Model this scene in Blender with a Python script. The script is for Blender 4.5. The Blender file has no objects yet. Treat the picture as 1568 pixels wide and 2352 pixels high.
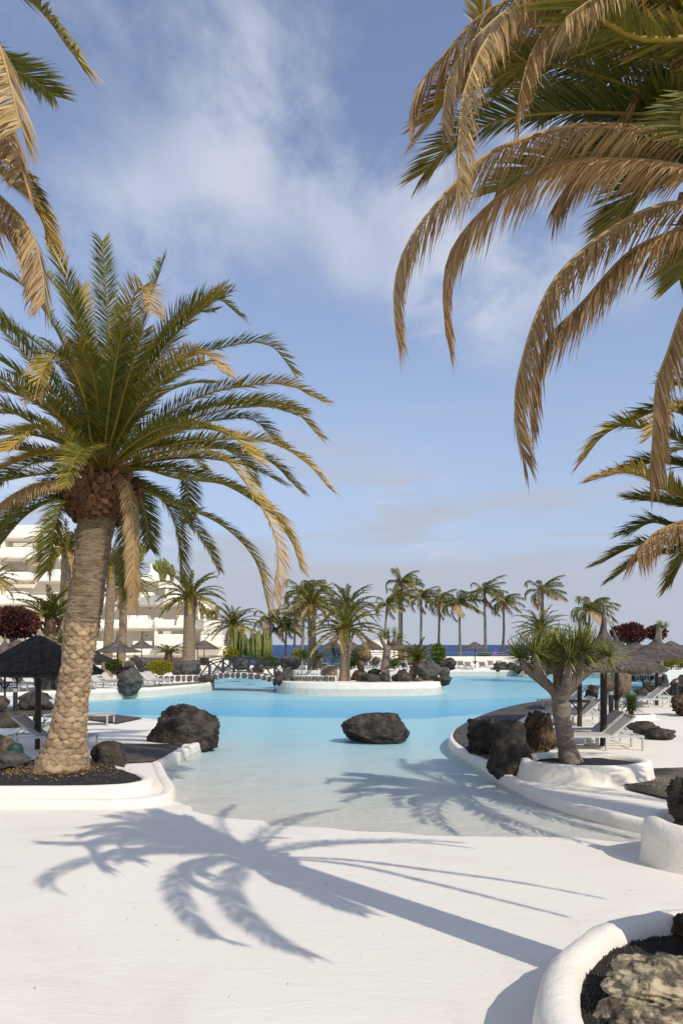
import bpy, bmesh, math, random
import numpy as np
from mathutils import Vector, Matrix, noise, geometry
R = math.radians
rnd = random.Random(7)
S = bpy.context.scene
COL = S.collection

# ------------------------------------------------------------------ camera, sky, sun, exposure
CZ, F, CX, HY = 2.5, 1568.0, 784.0, 1481.0        # eye height (m) and the photograph's own geometry
cam = bpy.data.cameras.new('camera'); co = bpy.data.objects.new('camera', cam); COL.objects.link(co)
co.location = (0, 0, CZ); co.rotation_euler = (R(90), 0, 0)
cam.sensor_fit = 'VERTICAL'; cam.sensor_height = 36; cam.lens = 24; cam.shift_y = 305 / 2352
cam.clip_start = 0.05; cam.clip_end = 60000
S.camera = co
SUN_EL, SX, SY = R(43.5), 0.634, -0.773
W = bpy.data.worlds.new('World'); S.world = W; W.use_nodes = True
nt = W.node_tree; nt.nodes.clear()
def N(t, kind, **kw):
    n = t.nodes.new(kind)
    for k, v in kw.items(): setattr(n, k, v)
    return n
def math_(t, op, a, b=None, clamp=False):
    n = N(t, 'ShaderNodeMath', operation=op, use_clamp=clamp)
    for i, v in enumerate((a, b)):
        if v is None: continue
        if isinstance(v, (int, float)): n.inputs[i].default_value = v
        else: t.links.new(v, n.inputs[i])
    return n.outputs[0]
def ramp(t, v, a, b, smooth=True):
    n = N(t, 'ShaderNodeMapRange', interpolation_type='SMOOTHSTEP' if smooth else 'LINEAR')
    t.links.new(v, n.inputs['Value']); n.inputs['From Min'].default_value = a; n.inputs['From Max'].default_value = b
    return n.outputs['Result']
def mixc(t, f, a, b):
    n = N(t, 'ShaderNodeMix', data_type='RGBA')
    for i, v in ((0, f), (6, a), (7, b)):
        if isinstance(v, (int, float)): n.inputs[i].default_value = v
        elif isinstance(v, tuple): n.inputs[i].default_value = (*v, 1)
        else: t.links.new(v, n.inputs[i])
    return n.outputs[2]
sky = N(nt, 'ShaderNodeTexSky', sky_type='NISHITA', sun_disc=False, sun_elevation=SUN_EL,
        sun_rotation=math.atan2(SX, SY), air_density=1.0, dust_density=.5, ozone_density=2.2, altitude=0)
bg = N(nt, 'ShaderNodeBackground'); bg.inputs[1].default_value = 0.15
out = N(nt, 'ShaderNodeOutputWorld')
tc = N(nt, 'ShaderNodeTexCoord'); sep = N(nt, 'ShaderNodeSeparateXYZ')
nt.links.new(tc.outputs['Generated'], sep.inputs[0])
zc = math_(nt, 'ADD', math_(nt, 'MAXIMUM', sep.outputs[2], 0.0), 0.32)
u = math_(nt, 'DIVIDE', sep.outputs[0], zc); v = math_(nt, 'DIVIDE', sep.outputs[1], zc)
cmb = N(nt, 'ShaderNodeCombineXYZ'); nt.links.new(u, cmb.inputs[0]); nt.links.new(v, cmb.inputs[1])
mp = N(nt, 'ShaderNodeMapping'); nt.links.new(cmb.outputs[0], mp.inputs[0])
mp.inputs['Rotation'].default_value = (0, 0, R(-25)); mp.inputs['Location'].default_value = (7.78, 9.52, 2.17); mp.inputs['Scale'].default_value = (1.25, 1.0, 1)
def nz(t, vec, scale, detail=6, rough=0.6, dist=0.0):
    n = N(t, 'ShaderNodeTexNoise'); n.inputs['Scale'].default_value = scale; n.inputs['Detail'].default_value = detail
    n.inputs['Roughness'].default_value = rough; n.inputs['Distortion'].default_value = dist
    if vec is not None: t.links.new(vec, n.inputs['Vector'])
    return n.outputs[0]
big = nz(nt, mp.outputs[0], 1.1, 3, .5, .2); fine = nz(nt, mp.outputs[0], 3.6, 9, .6, .15)
wisp = math_(nt, 'MULTIPLY', ramp(nt, big, .43, .62), ramp(nt, fine, .34, .66))
wisp = math_(nt, 'MULTIPLY', wisp, 0.85)
low = nz(nt, None, 1, 1)
mp2 = N(nt, 'ShaderNodeMapping'); nt.links.new(tc.outputs['Generated'], mp2.inputs[0]); mp2.inputs['Scale'].default_value = (1.6, 1.6, 11)
bandn = nz(nt, mp2.outputs[0], 2.0, 5, .55, .3)
hb = math_(nt, 'ADD', sep.outputs[2], math_(nt, 'MULTIPLY', math_(nt, 'SUBTRACT', bandn, .5), .10))
band = math_(nt, 'SUBTRACT', 1.0, ramp(nt, hb, .10, .15))
band2 = math_(nt, 'MULTIPLY', math_(nt, 'MULTIPLY', ramp(nt, bandn, .46, .64), math_(nt, 'SUBTRACT', 1.0, ramp(nt, sep.outputs[2], .2, .36))), .8)
lowc = math_(nt, 'MAXIMUM', math_(nt, 'MULTIPLY', band, .88), band2)
hs = N(nt, 'ShaderNodeHueSaturation'); hs.inputs['Saturation'].default_value = 0.88; nt.links.new(sky.outputs[0], hs.inputs['Color'])
tint = N(nt, 'ShaderNodeMix', data_type='RGBA', blend_type='MULTIPLY'); tint.inputs[0].default_value = 1; tint.inputs[7].default_value = (1.03, .99, 1.02, 1); nt.links.new(hs.outputs[0], tint.inputs[6])
air = math_(nt, 'MULTIPLY', math_(nt, 'SUBTRACT', 1.0, ramp(nt, sep.outputs[2], -.02, .62)), .85)
c0 = mixc(nt, air, tint.outputs[2], (2.1, 2.6, 3.6))
c1 = mixc(nt, wisp, c0, (3.7, 3.9, 4.5))
c2 = mixc(nt, lowc, c1, (2.65, 2.85, 3.35))
nt.links.new(c2, bg.inputs[0]); nt.links.new(bg.outputs[0], out.inputs[0])
sl = bpy.data.lights.new('sun', 'SUN'); sl.energy = 2.85; sl.angle = R(0.55); sl.color = (1.0, .94, .86)
so = bpy.data.objects.new('sun', sl); COL.objects.link(so)
sdir = Vector((SX * math.cos(SUN_EL), SY * math.cos(SUN_EL), math.sin(SUN_EL)))
so.rotation_euler = sdir.to_track_quat('Z', 'Y').to_euler(); so.location = (20, -25, 30)
S.view_settings.view_transform = 'Standard'; S.view_settings.look = 'None'; S.view_settings.gamma = 1
S.view_settings.exposure = 0.28; S.view_settings.use_curve_mapping = False
S.cycles.max_bounces = 8; S.cycles.transparent_max_bounces = 8; S.cycles.diffuse_bounces = 4; S.cycles.caustics_reflective = False
S.cycles.caustics_refractive = False

# ------------------------------------------------------------------ helpers
def P(px, py, d): return np.array([(px - CX) * d / F, d, CZ - (py - HY) * d / F])
def G(px, py, z=0.0): return P(px, py, (CZ - z) * F / (py - HY))
MATS = {}
def mat(name, col, rough=.85, col2=None, scale=6, bump=0., bscale=30, attr=None, transl=0., spec=.3, lo=.35, hi=.65, detail=5, rand=0., metal=0., stretch=None, bdist=.02):
    if name in MATS: return MATS[name]
    m = bpy.data.materials.new(name); m.use_nodes = True; t = m.node_tree
    b = t.nodes['Principled BSDF']; b.inputs['Roughness'].default_value = rough; b.inputs['Specular IOR Level'].default_value = spec
    b.inputs['Metallic'].default_value = metal
    geo = N(t, 'ShaderNodeNewGeometry'); vec = geo.outputs['Position']
    if stretch:
        tco = N(t, 'ShaderNodeTexCoord'); q = N(t, 'ShaderNodeMapping'); q.inputs['Scale'].default_value = stretch
        t.links.new(tco.outputs['Object'], q.inputs[0]); vec = q.outputs[0]
    if attr:
        a = N(t, 'ShaderNodeAttribute', attribute_name=attr); c = a.outputs['Color']
        if col2:
            c = mixc(t, math_(t, 'MULTIPLY', ramp(t, nz(t, vec, scale, detail), lo, hi), .5), c, col2)
    else:
        c = col
        if col2: c = mixc(t, ramp(t, nz(t, vec, scale, detail), lo, hi), col, col2)
    if rand:
        oi = N(t, 'ShaderNodeObjectInfo'); h = N(t, 'ShaderNodeHueSaturation')
        if isinstance(c, tuple): h.inputs['Color'].default_value = (*c, 1)
        else: t.links.new(c, h.inputs['Color'])
        t.links.new(math_(t, 'ADD', math_(t, 'MULTIPLY', oi.outputs['Random'], rand), 1 - rand / 2), h.inputs['Value']); c = h.outputs[0]
    if isinstance(c, tuple): b.inputs['Base Color'].default_value = (*c, 1)
    else: t.links.new(c, b.inputs['Base Color'])
    if bump:
        bp = N(t, 'ShaderNodeBump'); bp.inputs['Strength'].default_value = bump; bp.inputs['Distance'].default_value = bdist
        t.links.new(nz(t, vec, bscale, 6, .65), bp.inputs['Height']); t.links.new(bp.outputs[0], b.inputs['Normal'])
    if transl:
        tr = N(t, 'ShaderNodeBsdfTranslucent'); ms = N(t, 'ShaderNodeMixShader'); ms.inputs[0].default_value = transl
        if isinstance(c, tuple): tr.inputs[0].default_value = (*c, 1)
        else: t.links.new(c, tr.inputs[0])
        t.links.new(b.outputs[0], ms.inputs[1]); t.links.new(tr.outputs[0], ms.inputs[2])
        t.links.new(ms.outputs[0], t.nodes['Material Output'].inputs[0])
    MATS[name] = m
    return m
def tag(o, label=None, cat=None, group=None, kind=None):
    for k, v in (('label', label), ('category', cat), ('group', group), ('kind', kind)):
        if v: o[k] = v
    return o
def empty(name, loc, label, cat, group=None, rz=0):
    o = bpy.data.objects.new(name, None); COL.objects.link(o); o.location = [float(c) for c in loc]; o.rotation_euler.z = rz
    o.empty_display_size = .2
    return tag(o, label, cat, group)
def mesh(name, V, Fa, m, smooth=False, col=None, mi=None):
    me = bpy.data.meshes.new(name); me.from_pydata([tuple(map(float, p)) for p in V], [], Fa)
    for q in (m if isinstance(m, (list, tuple)) else [m]): me.materials.append(q)
    if smooth: me.polygons.foreach_set('use_smooth', [True] * len(me.polygons))
    if mi is not None: me.polygons.foreach_set('material_index', mi)
    if col is not None:
        a = me.color_attributes.new('Col', 'FLOAT_COLOR', 'POINT'); c = np.ones((len(V), 4)); c[:, :3] = col
        a.data.foreach_set('color', c.ravel())
    me.update()
    return me
def link(name, me, parent=None, loc=(0, 0, 0), rot=None, scale=None):
    o = bpy.data.objects.new(name, me); COL.objects.link(o); o.parent = parent; o.location = [float(c) for c in loc]
    if rot is not None: o.rotation_euler = rot
    if scale is not None: o.scale = scale if hasattr(scale, '__len__') else (scale,) * 3
    return o
class MB:
    def __init__(s): s.V = []; s.F = []; s.C = []
    def add(s, V, Fa, col=None):
        k = len(s.V); s.V += [tuple(map(float, p)) for p in V]; s.F += [tuple(i + k for i in f) for f in Fa]
        if col is not None: s.C += [col] * len(V)
        return s
    def box(s, c, size, rz=0, M=None, col=None):
        x, y, z = (q / 2 for q in size); V = []
        for a, b, e in ((-1, -1, -1), (1, -1, -1), (1, 1, -1), (-1, 1, -1), (-1, -1, 1), (1, -1, 1), (1, 1, 1), (-1, 1, 1)):
            p = Vector((a * x, b * y, e * z))
            if M is not None: p = M @ p
            elif rz: p = Matrix.Rotation(rz, 3, 'Z') @ p
            V.append((p.x + c[0], p.y + c[1], p.z + c[2]))
        return s.add(V, [(0, 3, 2, 1), (4, 5, 6, 7), (0, 1, 5, 4), (1, 2, 6, 5), (2, 3, 7, 6), (3, 0, 4, 7)], col)
    def bar(s, a, b, w, h=None, col=None):
        a = Vector([float(q) for q in a]); b = Vector([float(q) for q in b]); d = b - a
        M = d.to_track_quat('Z', 'Y').to_matrix()
        return s.box((a + b) / 2, (w, h or w, d.length), M=M, col=col)
    def tube(s, pts, rad, n=8, cap=True, col=None, jit=0, seed=0):
        pts = [Vector([float(q) for q in p]) for p in pts]; k = len(pts); rad = rad if hasattr(rad, '__len__') else [rad] * k
        V = []; up = None; rr = random.Random(seed)
        for i, p in enumerate(pts):
            t = (pts[min(i + 1, k - 1)] - pts[max(i - 1, 0)]).normalized()
            if up is None: up = Vector((1, 0, 0)) if abs(t.x) < .8 else Vector((0, 1, 0))
            a = (up - t * up.dot(t)).normalized(); b = t.cross(a); up = a
            for j in range(n):
                an = 2 * math.pi * j / n; r = rad[i] * (1 + (rr.uniform(-jit, jit) if jit else 0))
                V.append(p + a * math.cos(an) * r + b * math.sin(an) * r)
        Fa = [(i * n + j, i * n + (j + 1) % n, (i + 1) * n + (j + 1) % n, (i + 1) * n + j) for i in range(k - 1) for j in range(n)]
        if cap: Fa += [tuple(range(n - 1, -1, -1)), tuple((k - 1) * n + j for j in range(n))]
        return s.add(V, Fa, col)
    def me(s, name, m, smooth=False): return mesh(name, s.V, s.F, m, smooth, s.C if s.C and len(s.C) == len(s.V) else None)
    def build(s, name, m, parent=None, smooth=False, loc=(0, 0, 0), world=False):
        if world and parent is not None:
            l = parent.location; s.V = [(a - l.x, b - l.y, c - l.z) for a, b, c in s.V]
        return link(name, s.me(name, m, smooth), parent, loc)
def copy_tree(o, parent=None):
    c = o.copy(); COL.objects.link(c); c.parent = parent
    for ch in o.children: copy_tree(ch, c)
    return c
def crom(pts, n):
    pts = np.array(pts, float); k = len(pts)
    q = np.vstack([2 * pts[0] - pts[1], pts, 2 * pts[-1] - pts[-2]]); o = []
    for i in range(k - 1):
        a, b, c, d = q[i:i + 4]
        for t in np.linspace(0, 1, 12, endpoint=False):
            o.append(.5 * (2 * b + (c - a) * t + (2 * a - 5 * b + 4 * c - d) * t * t + (3 * b - a - 3 * c + d) * t ** 3))
    o.append(pts[-1]); o = np.array(o); L = np.r_[0, np.cumsum(np.linalg.norm(np.diff(o, axis=0), axis=1))]
    s = np.linspace(0, L[-1], n)
    return np.stack([np.interp(s, L, o[:, j]) for j in range(3)], 1), L[-1]

# ------------------------------------------------------------------ materials
M_white = None
M_wall = mat('white_render', (.83, .775, .67), .9, (.75, .69, .60), .9, .15, 22, lo=.4, hi=.85)
def plaster_floor(name, attr=None):
    m = bpy.data.materials.new(name); m.use_nodes = True; t = m.node_tree; b = t.nodes['Principled BSDF']; b.inputs['Roughness'].default_value = .7; b.inputs['Specular IOR Level'].default_value = .3
    geo = N(t, 'ShaderNodeNewGeometry'); v = geo.outputs['Position']; q = N(t, 'ShaderNodeMapping'); q.inputs['Scale'].default_value = (.5, 1.6, 1); q.inputs['Rotation'].default_value = (0, 0, .5); t.links.new(v, q.inputs[0])
    c = (.84, .77, .645)
    if attr: a = N(t, 'ShaderNodeAttribute', attribute_name=attr); c = a.outputs['Color']
    def dk(c, f, col):
        n = N(t, 'ShaderNodeMix', data_type='RGBA', blend_type='MULTIPLY'); t.links.new(f, n.inputs[0]); n.inputs[7].default_value = (*col, 1)
        if isinstance(c, tuple): n.inputs[6].default_value = (*c, 1)
        else: t.links.new(c, n.inputs[6])
        return n.outputs[2]
    c = dk(c, math_(t, 'MULTIPLY', ramp(t, nz(t, v, .7, 7, .6, .4), .48, .75), 1.0), (.93, .905, .89))
    c = dk(c, math_(t, 'MULTIPLY', ramp(t, nz(t, q.outputs[0], 2.4, 9, .7, .8), .55, .72), 1.0), (.93, .915, .90))
    c = dk(c, ramp(t, nz(t, v, 4.5, 2, .5, .3), .775, .80), (.8, .74, .66))
    t.links.new(c, b.inputs['Base Color'])
    h = math_(t, 'ADD', nz(t, q.outputs[0], 5, 7, .65, .5), math_(t, 'MULTIPLY', nz(t, v, 45, 4, .6), .3)); bp = N(t, 'ShaderNodeBump'); bp.inputs['Strength'].default_value = .35; bp.inputs['Distance'].default_value = .025
    t.links.new(h, bp.inputs['Height']); t.links.new(bp.outputs[0], b.inputs['Normal']); return m
M_kerb = mat('white_rim_plaster', (.84, .775, .655), .65, (.72, .655, .56), 2.2, .55, 14, lo=.42, hi=.8, bdist=.025)
M_frond = mat('palm_leaf', (1, 1, 1), .5, attr='Col', transl=.22, rand=.3, spec=.35)
M_trunkcore = mat('palm_bark_core', (.085, .052, .028), .95, (.17, .11, .06), 9, .5, 40)
M_scale = mat('palm_leaf_scar', (.40, .285, .165), .92, (.20, .13, .07), 11, .7, 55, rand=.55, lo=.4, hi=.7)
M_bark = mat('palm_bark_ringed', (.36, .27, .17), .95, (.20, .14, .085), 5, .9, 22, bdist=.05, stretch=(1, 1, 4))
M_boot = mat('palm_leaf_base', (.075, .032, .016), .9, (.17, .085, .04), 18, .4, 40, rand=.6)
M_coco = mat('coconut_bark', (.24, .21, .17), .95, (.13, .11, .09), 3, .5, 8, stretch=(1, 1, 7), bdist=.05)
M_dragon = mat('dragon_tree_bark', (.30, .235, .185), .9, (.17, .135, .105), 7, .7, 12, stretch=(1.5, 1.5, 9), bdist=.03)
M_blade = mat('sword_leaf', (1, 1, 1), .45, attr='Col', transl=.2, spec=.4)
M_leaf = mat('shrub_leaf', (1, 1, 1), .55, attr='Col', transl=.2)
M_lava = mat('black_lava_gravel', (.045, .042, .04), .95, (.022, .021, .02), 60, 1.0, 90, bdist=.03)
M_lavabrown = mat('brown_lava_gravel', (.20, .165, .12), .95, (.07, .06, .05), 30, 1.0, 80, bdist=.03)
M_thatch = mat('weathered_thatch', (.20, .165, .13), .95, (.10, .083, .068), 5, .8, 60, rand=.2)
M_thatchd = mat('dark_thatch', (.075, .062, .05), .95, (.035, .03, .026), 8, .8, 60)
M_pole = mat('dark_stained_pole', (.035, .022, .015), .6, (.06, .038, .025), 12, .3, 40)
M_post = mat('black_bollard_paint', (.025, .025, .027), .5)
M_beam = mat('black_painted_timber', (.03, .03, .033), .7, (.05, .05, .052), 10, .3, 30)
M_sling = mat('lounger_sling_fabric', (.56, .50, .42), .8, (.48, .43, .36), 30, .2, 200)
M_slingd = mat('dark_sling_fabric', (.10, .095, .09), .8)
M_frame = mat('grey_white_metal', (.52, .52, .49), .45, metal=.2)
M_deck = mat('dark_deck_board', (.105, .088, .074), .8, (.06, .052, .046), 7, .3, 50, rand=.35, stretch=(1, 1, 1))
M_coping = mat('grey_brown_coping', (.20, .17, .135), .85, (.14, .12, .10), 4, .3, 30)
M_green = mat('dark_green_plastic', (.018, .055, .045), .55)
M_cactus = mat('candelabra_cactus', (.24, .23, .055), .7, (.11, .125, .035), 4, .2, 20, rand=.3)
M_stone = mat('wall_stone', (.16, .14, .115), .9, (.07, .065, .06), 8, .6, 30, rand=.4)
M_stonet = mat('tan_wall_stone', (.36, .28, .19), .9, (.22, .17, .115), 7, .6, 30, rand=.4)
M_metal = mat('stainless_tube', (.55, .56, .57), .25, metal=1.)
M_door = mat('brown_door', (.16, .10, .05), .6)
M_dark = mat('recess_dark', (.05, .05, .05), .8)
def rock_mat(name, c1, c2, c3, spots, sc=3.5, bd=.09):
    m = bpy.data.materials.new(name); m.use_nodes = True; t = m.node_tree; b = t.nodes['Principled BSDF']
    b.inputs['Roughness'].default_value = .92; b.inputs['Specular IOR Level'].default_value = .25
    tco = N(t, 'ShaderNodeTexCoord'); v = tco.outputs['Object']
    c = mixc(t, ramp(t, nz(t, v, sc, 8, .65), .38, .66), c1, c2)
    c = mixc(t, math_(t, 'MULTIPLY', ramp(t, nz(t, v, sc * 1.7, 9, .72, .6), .62 - spots, .70 - spots * .6), .9), c, c3)
    vo = N(t, 'ShaderNodeTexVoronoi'); vo.inputs['Scale'].default_value = 17; t.links.new(v, vo.inputs['Vector'])
    pit = ramp(t, vo.outputs['Distance'], .08, .3)
    h = math_(t, 'ADD', math_(t, 'MULTIPLY', nz(t, v, 9, 9, .72), 1.0), math_(t, 'MULTIPLY', pit, .22))
    bp = N(t, 'ShaderNodeBump'); bp.inputs['Strength'].default_value = 1.0; bp.inputs['Distance'].default_value = bd
    t.links.new(h, bp.inputs['Height']); t.links.new(bp.outputs[0], b.inputs['Normal'])
    t.links.new(c, b.inputs['Base Color']); return m
RK = {'dark': rock_mat('basalt_dark', (.036, .031, .026), (.115, .094, .07), (.28, .21, .13), -.03),
      'brown': rock_mat('lava_brown', (.05, .032, .02), (.20, .125, .065), (.30, .20, .11), .02, 5),
      'grey': rock_mat('basalt_grey', (.075, .07, .062), (.15, .135, .115), (.30, .27, .21), .0),
      'tan': rock_mat('rock_tan', (.14, .105, .065), (.24, .19, .12), (.10, .085, .065), .0),
      'lichen': rock_mat('rock_lichen', (.10, .082, .056), (.17, .135, .09), (.68, .55, .34), .2, 3.0, .035)}

M_white = plaster_floor('white_paint')
# ------------------------------------------------------------------ ground, pool, beach, water, sea
SHORE = [(-40, 11.6), (-4, 11.5), (-2.79, 11.4), (-2.15, 10.4), (-.93, 9.85), (.08, 9.6), (1.3, 9.5), (2.78, 9.35), (4, 9.1), (6, 8.6), (40, 8.2)]
WZ = -.15
def shore(x): return float(np.interp(x, [p[0] for p in SHORE], [p[1] for p in SHORE]))
def floor_z(x, y):
    s = shore(x) - y
    if s >= 0:
        z = WZ + .078 * s if s < 7.5 else WZ + .585 + .01 * min(s - 7.5, 8)
    else: z = WZ + .018 * s if s > -13 else WZ - .234 + (s + 13) * .02
    z += .012 * (noise.noise(Vector((x * .35, y * .35, 2))) + .4 * noise.noise(Vector((x * 1.3, y * 1.3, 5)))) * (1 if s > 0 else .5)
    return max(z, -.58)
LEFT = [(-40, 10.9), (-8, 10.92), (-6, 10.9), (-4.6, 10.85), (-3.6, 10.86), (-3.1, 11.0), (-2.86, 11.35), (-2.95, 12.0), (-3.3, 12.9), (-3.85, 14.46),
        (-3.62, 17.3), (-3.75, 18.6), (-4.4, 20.6), (-5.4, 22.1), (-6.74, 23.06), (-8.2, 24.3), (-10.5, 25.5), (-13.6, 27.2), (-18, 28.5), (-40, 31)]
FARL = [(-40, 33.2), (-22, 34.4), (-17.6, 35.3), (-16.4, 36.3), (-12.7, 38.4), (-11.3, 39.6), (-8.7, 45), (-8.9, 47.6), (-13.5, 54), (-14, 61), (-6, 65), (2, 66.5), (14, 67.2), (20, 66), (24, 62),
        (25, 54), (23, 48.2), (30, 47.6), (60, 47)]
RIGHT = [(60, 31), (24, 31.6), (17, 32), (12.5, 31.9), (9.5, 30.9), (6.99, 27.8), (4.92, 24.05), (3.52, 20.7), (2.98, 18.9), (2.80, 17.5), (2.82, 16), (3.02, 14.6), (3.1, 12.9), (3.34, 11.2),
         (4.24, 9.55), (5.2, 8.5), (6.5, 7.7), (40, 7.5), (40, -24), (-40, -24)]
def smooth_poly(pts, it=2):
    for _ in range(it):
        q = [pts[0]]
        for a, b in zip(pts[:-1], pts[1:]):
            q += [(a[0] * .75 + b[0] * .25, a[1] * .75 + b[1] * .25), (a[0] * .25 + b[0] * .75, a[1] * .25 + b[1] * .75)]
        pts = q + [pts[-1]]
    return pts
LEFT = LEFT[:9] + [LEFT[9]] + smooth_poly(LEFT[10:], 1)
RIGHT = smooth_poly(RIGHT[:17], 2) + RIGHT[17:]
POOL = LEFT + FARL + RIGHT
DEEP = [(-40, 31.6), (-22, 31), (-12, 29.6), (-8, 28.8), (-5, 28.2), (0, 27.7), (3.3, 27.6), (6.0, 30.0), (8.6, 32.8), (13, 34.2), (26, 35), (58, 36), (58, 43), (24, 43.5), (14, 42), (10, 39.6), (6, 38.2), (0, 37.6), (-4, 38), (-7, 39), (-9, 39.5),
        (-10.5, 37.8), (-13, 36), (-16.5, 34.6), (-22, 33.2), (-40, 32.4)]
ISL = [(-4.1, 44.0), (-3.4, 42.3), (-1.8, 41.3), (0.5, 40.9), (3, 41.0), (5.3, 41.6), (6.4, 43), (6.9, 47), (5.6, 52), (1, 54.5), (-3.2, 52), (-4.3, 47.5)]
def pip(x, y, poly):
    c = False; j = len(poly) - 1
    for i in range(len(poly)):
        a, b = poly[i], poly[j]
        if (a[1] > y) != (b[1] > y) and x < (b[0] - a[0]) * (y - a[1]) / (b[1] - a[1]) + a[0]: c = not c
        j = i
    return c
OUTER = [(-130, -60), (130, -60), (130, 84), (-130, 84)]
def cdt(polys, extra):
    V = []; E = []
    for p in polys:
        k = len(V); V += [Vector(q) for q in p]; E += [(k + i, k + (i + 1) % len(p)) for i in range(len(p))]
    V += [Vector(q) for q in extra]
    r = geometry.delaunay_2d_cdt(V, E, [], 0, 1e-4)
    return [(q.x, q.y) for q in r[0]], [tuple(f) for f in r[2]]
POOL_IN = [p for p in POOL]
ex = []
y = -22.0
while y < 68:
    st = .45 if y < 13 else (1.3 if y < 30 else 3.0)
    x = -39.0 if y < 14 else -36.0
    st2 = st
    while x < 58:
        sx = st2 if -7 < x < 8 else 3.0
        ex.append((x + rnd.uniform(-.1, .1) * st, y + rnd.uniform(-.1, .1) * st)); x += sx
    y += st
V2, F2 = cdt([POOL, DEEP, OUTER], [p for p in ex if pip(p[0], p[1], POOL)])
tf = []; bf = []; zone = []
for f in F2:
    cx = sum(V2[i][0] for i in f) / 3; cy = sum(V2[i][1] for i in f) / 3
    a, b, c = (V2[i] for i in f)
    if (b[0] - a[0]) * (c[1] - a[1]) - (b[1] - a[1]) * (c[0] - a[0]) < 0: f = f[::-1]
    if pip(cx, cy, POOL): bf.append(f); zone.append(1 if pip(cx, cy, DEEP) else 0)
    elif -130 <= cx <= 130: tf.append(f)
o = link('terrace_floor', mesh('terrace_floor', [(a, b, 0) for a, b in V2], tf, M_white)); tag(o, kind='structure')
def mix3(a, b, t): return tuple(a[i] * (1 - t) + b[i] * t for i in range(3))
WH, AQ, BL = (.84, .775, .66), (.44, .77, .84), (.19, .59, .82)
def basin_col(x, y, zn):
    s = y - shore(x)
    if zn: return mix3(mix3(BL, (.30, .68, .82), min(1, max(0, (y - 30.5) / 6))), (.34, .70, .82), min(1, max(0, (abs(x - 1) - 8) / 12)))
    if s < 0: return WH
    if y < 30: return mix3(WH, AQ, min(1, max(0, s - .6) / 11))
    return mix3(AQ, (.33, .66, .78), min(1, max(0, (y - 36) / 20)))
BV = []; BF = []; BC = []; idx = {}
for f, zn in zip(bf, zone):
    q = []
    for i in f:
        k = (i, zn)
        if k not in idx:
            idx[k] = len(BV); x, y = V2[i]; BV.append((x, y, floor_z(x, y))); BC.append(basin_col(x, y, zn))
        q.append(idx[k])
    BF.append(tuple(q))
M_basin = plaster_floor('pool_floor_paint', 'Col')
o = link('pool_floor', mesh('pool_floor', BV, BF, M_basin, True, BC)); tag(o, kind='structure')
# basin side walls with a soft, slightly raised kerb
mb = MB()
def wallstrip(pts, w=.16, h=.025):
    pts = [Vector((p[0], p[1], 0)) for p in pts]; k = len(pts); V = []
    for i, p in enumerate(pts):
        t = (pts[min(i + 1, k - 1)] - pts[max(i - 1, 0)]).normalized(); nrm = Vector((-t.y, t.x, 0))    # to the left of travel = terrace side
        for a, z in ((w, .004), (w * .8, h), (w * .1, h), (-.02, h * .3), (-.035, -.05), (-.07, -.35), (-.16, -1.6)):
            V.append(p + nrm * a + Vector((0, 0, z)))
    n = 7
    mb.add(V, [(i * n + j, i * n + j + 1, (i + 1) * n + j + 1, (i + 1) * n + j) for i in range(k - 1) for j in range(n - 1)])
wallstrip(LEFT); wallstrip(FARL); wallstrip(RIGHT[:-3])
tag(mb.build('pool_wall', M_kerb, smooth=True), kind='structure')
# water
m = bpy.data.materials.new('pool_water'); m.use_nodes = True; t = m.node_tree; t.nodes.remove(t.nodes['Principled BSDF'])
geo = N(t, 'ShaderNodeNewGeometry'); q = N(t, 'ShaderNodeMapping'); q.inputs['Scale'].default_value = (.75, 1.25, 1); t.links.new(geo.outputs['Position'], q.inputs[0])
h = math_(t, 'ADD', math_(t, 'MULTIPLY', nz(t, q.outputs[0], 2.2, 3, .5, .4), 1.0), math_(t, 'ADD', math_(t, 'MULTIPLY', nz(t, q.outputs[0], 9, 4, .6, .6), .42), math_(t, 'MULTIPLY', nz(t, q.outputs[0], 22, 3, .6, .4), .42)))
bp = N(t, 'ShaderNodeBump'); bp.inputs['Strength'].default_value = 1.0; bp.inputs['Distance'].default_value = .11; t.links.new(h, bp.inputs['Height'])
tr = N(t, 'ShaderNodeBsdfTransparent'); tr.inputs[0].default_value = (.975, .995, .995, 1)
gl = N(t, 'ShaderNodeBsdfGlossy'); gl.inputs['Roughness'].default_value = .04; t.links.new(bp.outputs[0], gl.inputs['Normal'])
fr = N(t, 'ShaderNodeFresnel'); fr.inputs[0].default_value = 1.33; t.links.new(bp.outputs[0], fr.inputs['Normal'])
ms = N(t, 'ShaderNodeMixShader'); t.links.new(math_(t, 'MULTIPLY', fr.outputs[0], .5), ms.inputs[0]); t.links.new(tr.outputs[0], ms.inputs[1]); t.links.new(gl.outputs[0], ms.inputs[2])
t.links.new(ms.outputs[0], t.nodes['Material Output'].inputs[0]); M_water = m
o = link('pool_water', mesh('pool_water', [(-45, 8, WZ), (62, 8, WZ), (62, 72, WZ), (-45, 72, WZ)], [(0, 1, 2, 3)], M_water)); tag(o, kind='structure')
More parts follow.
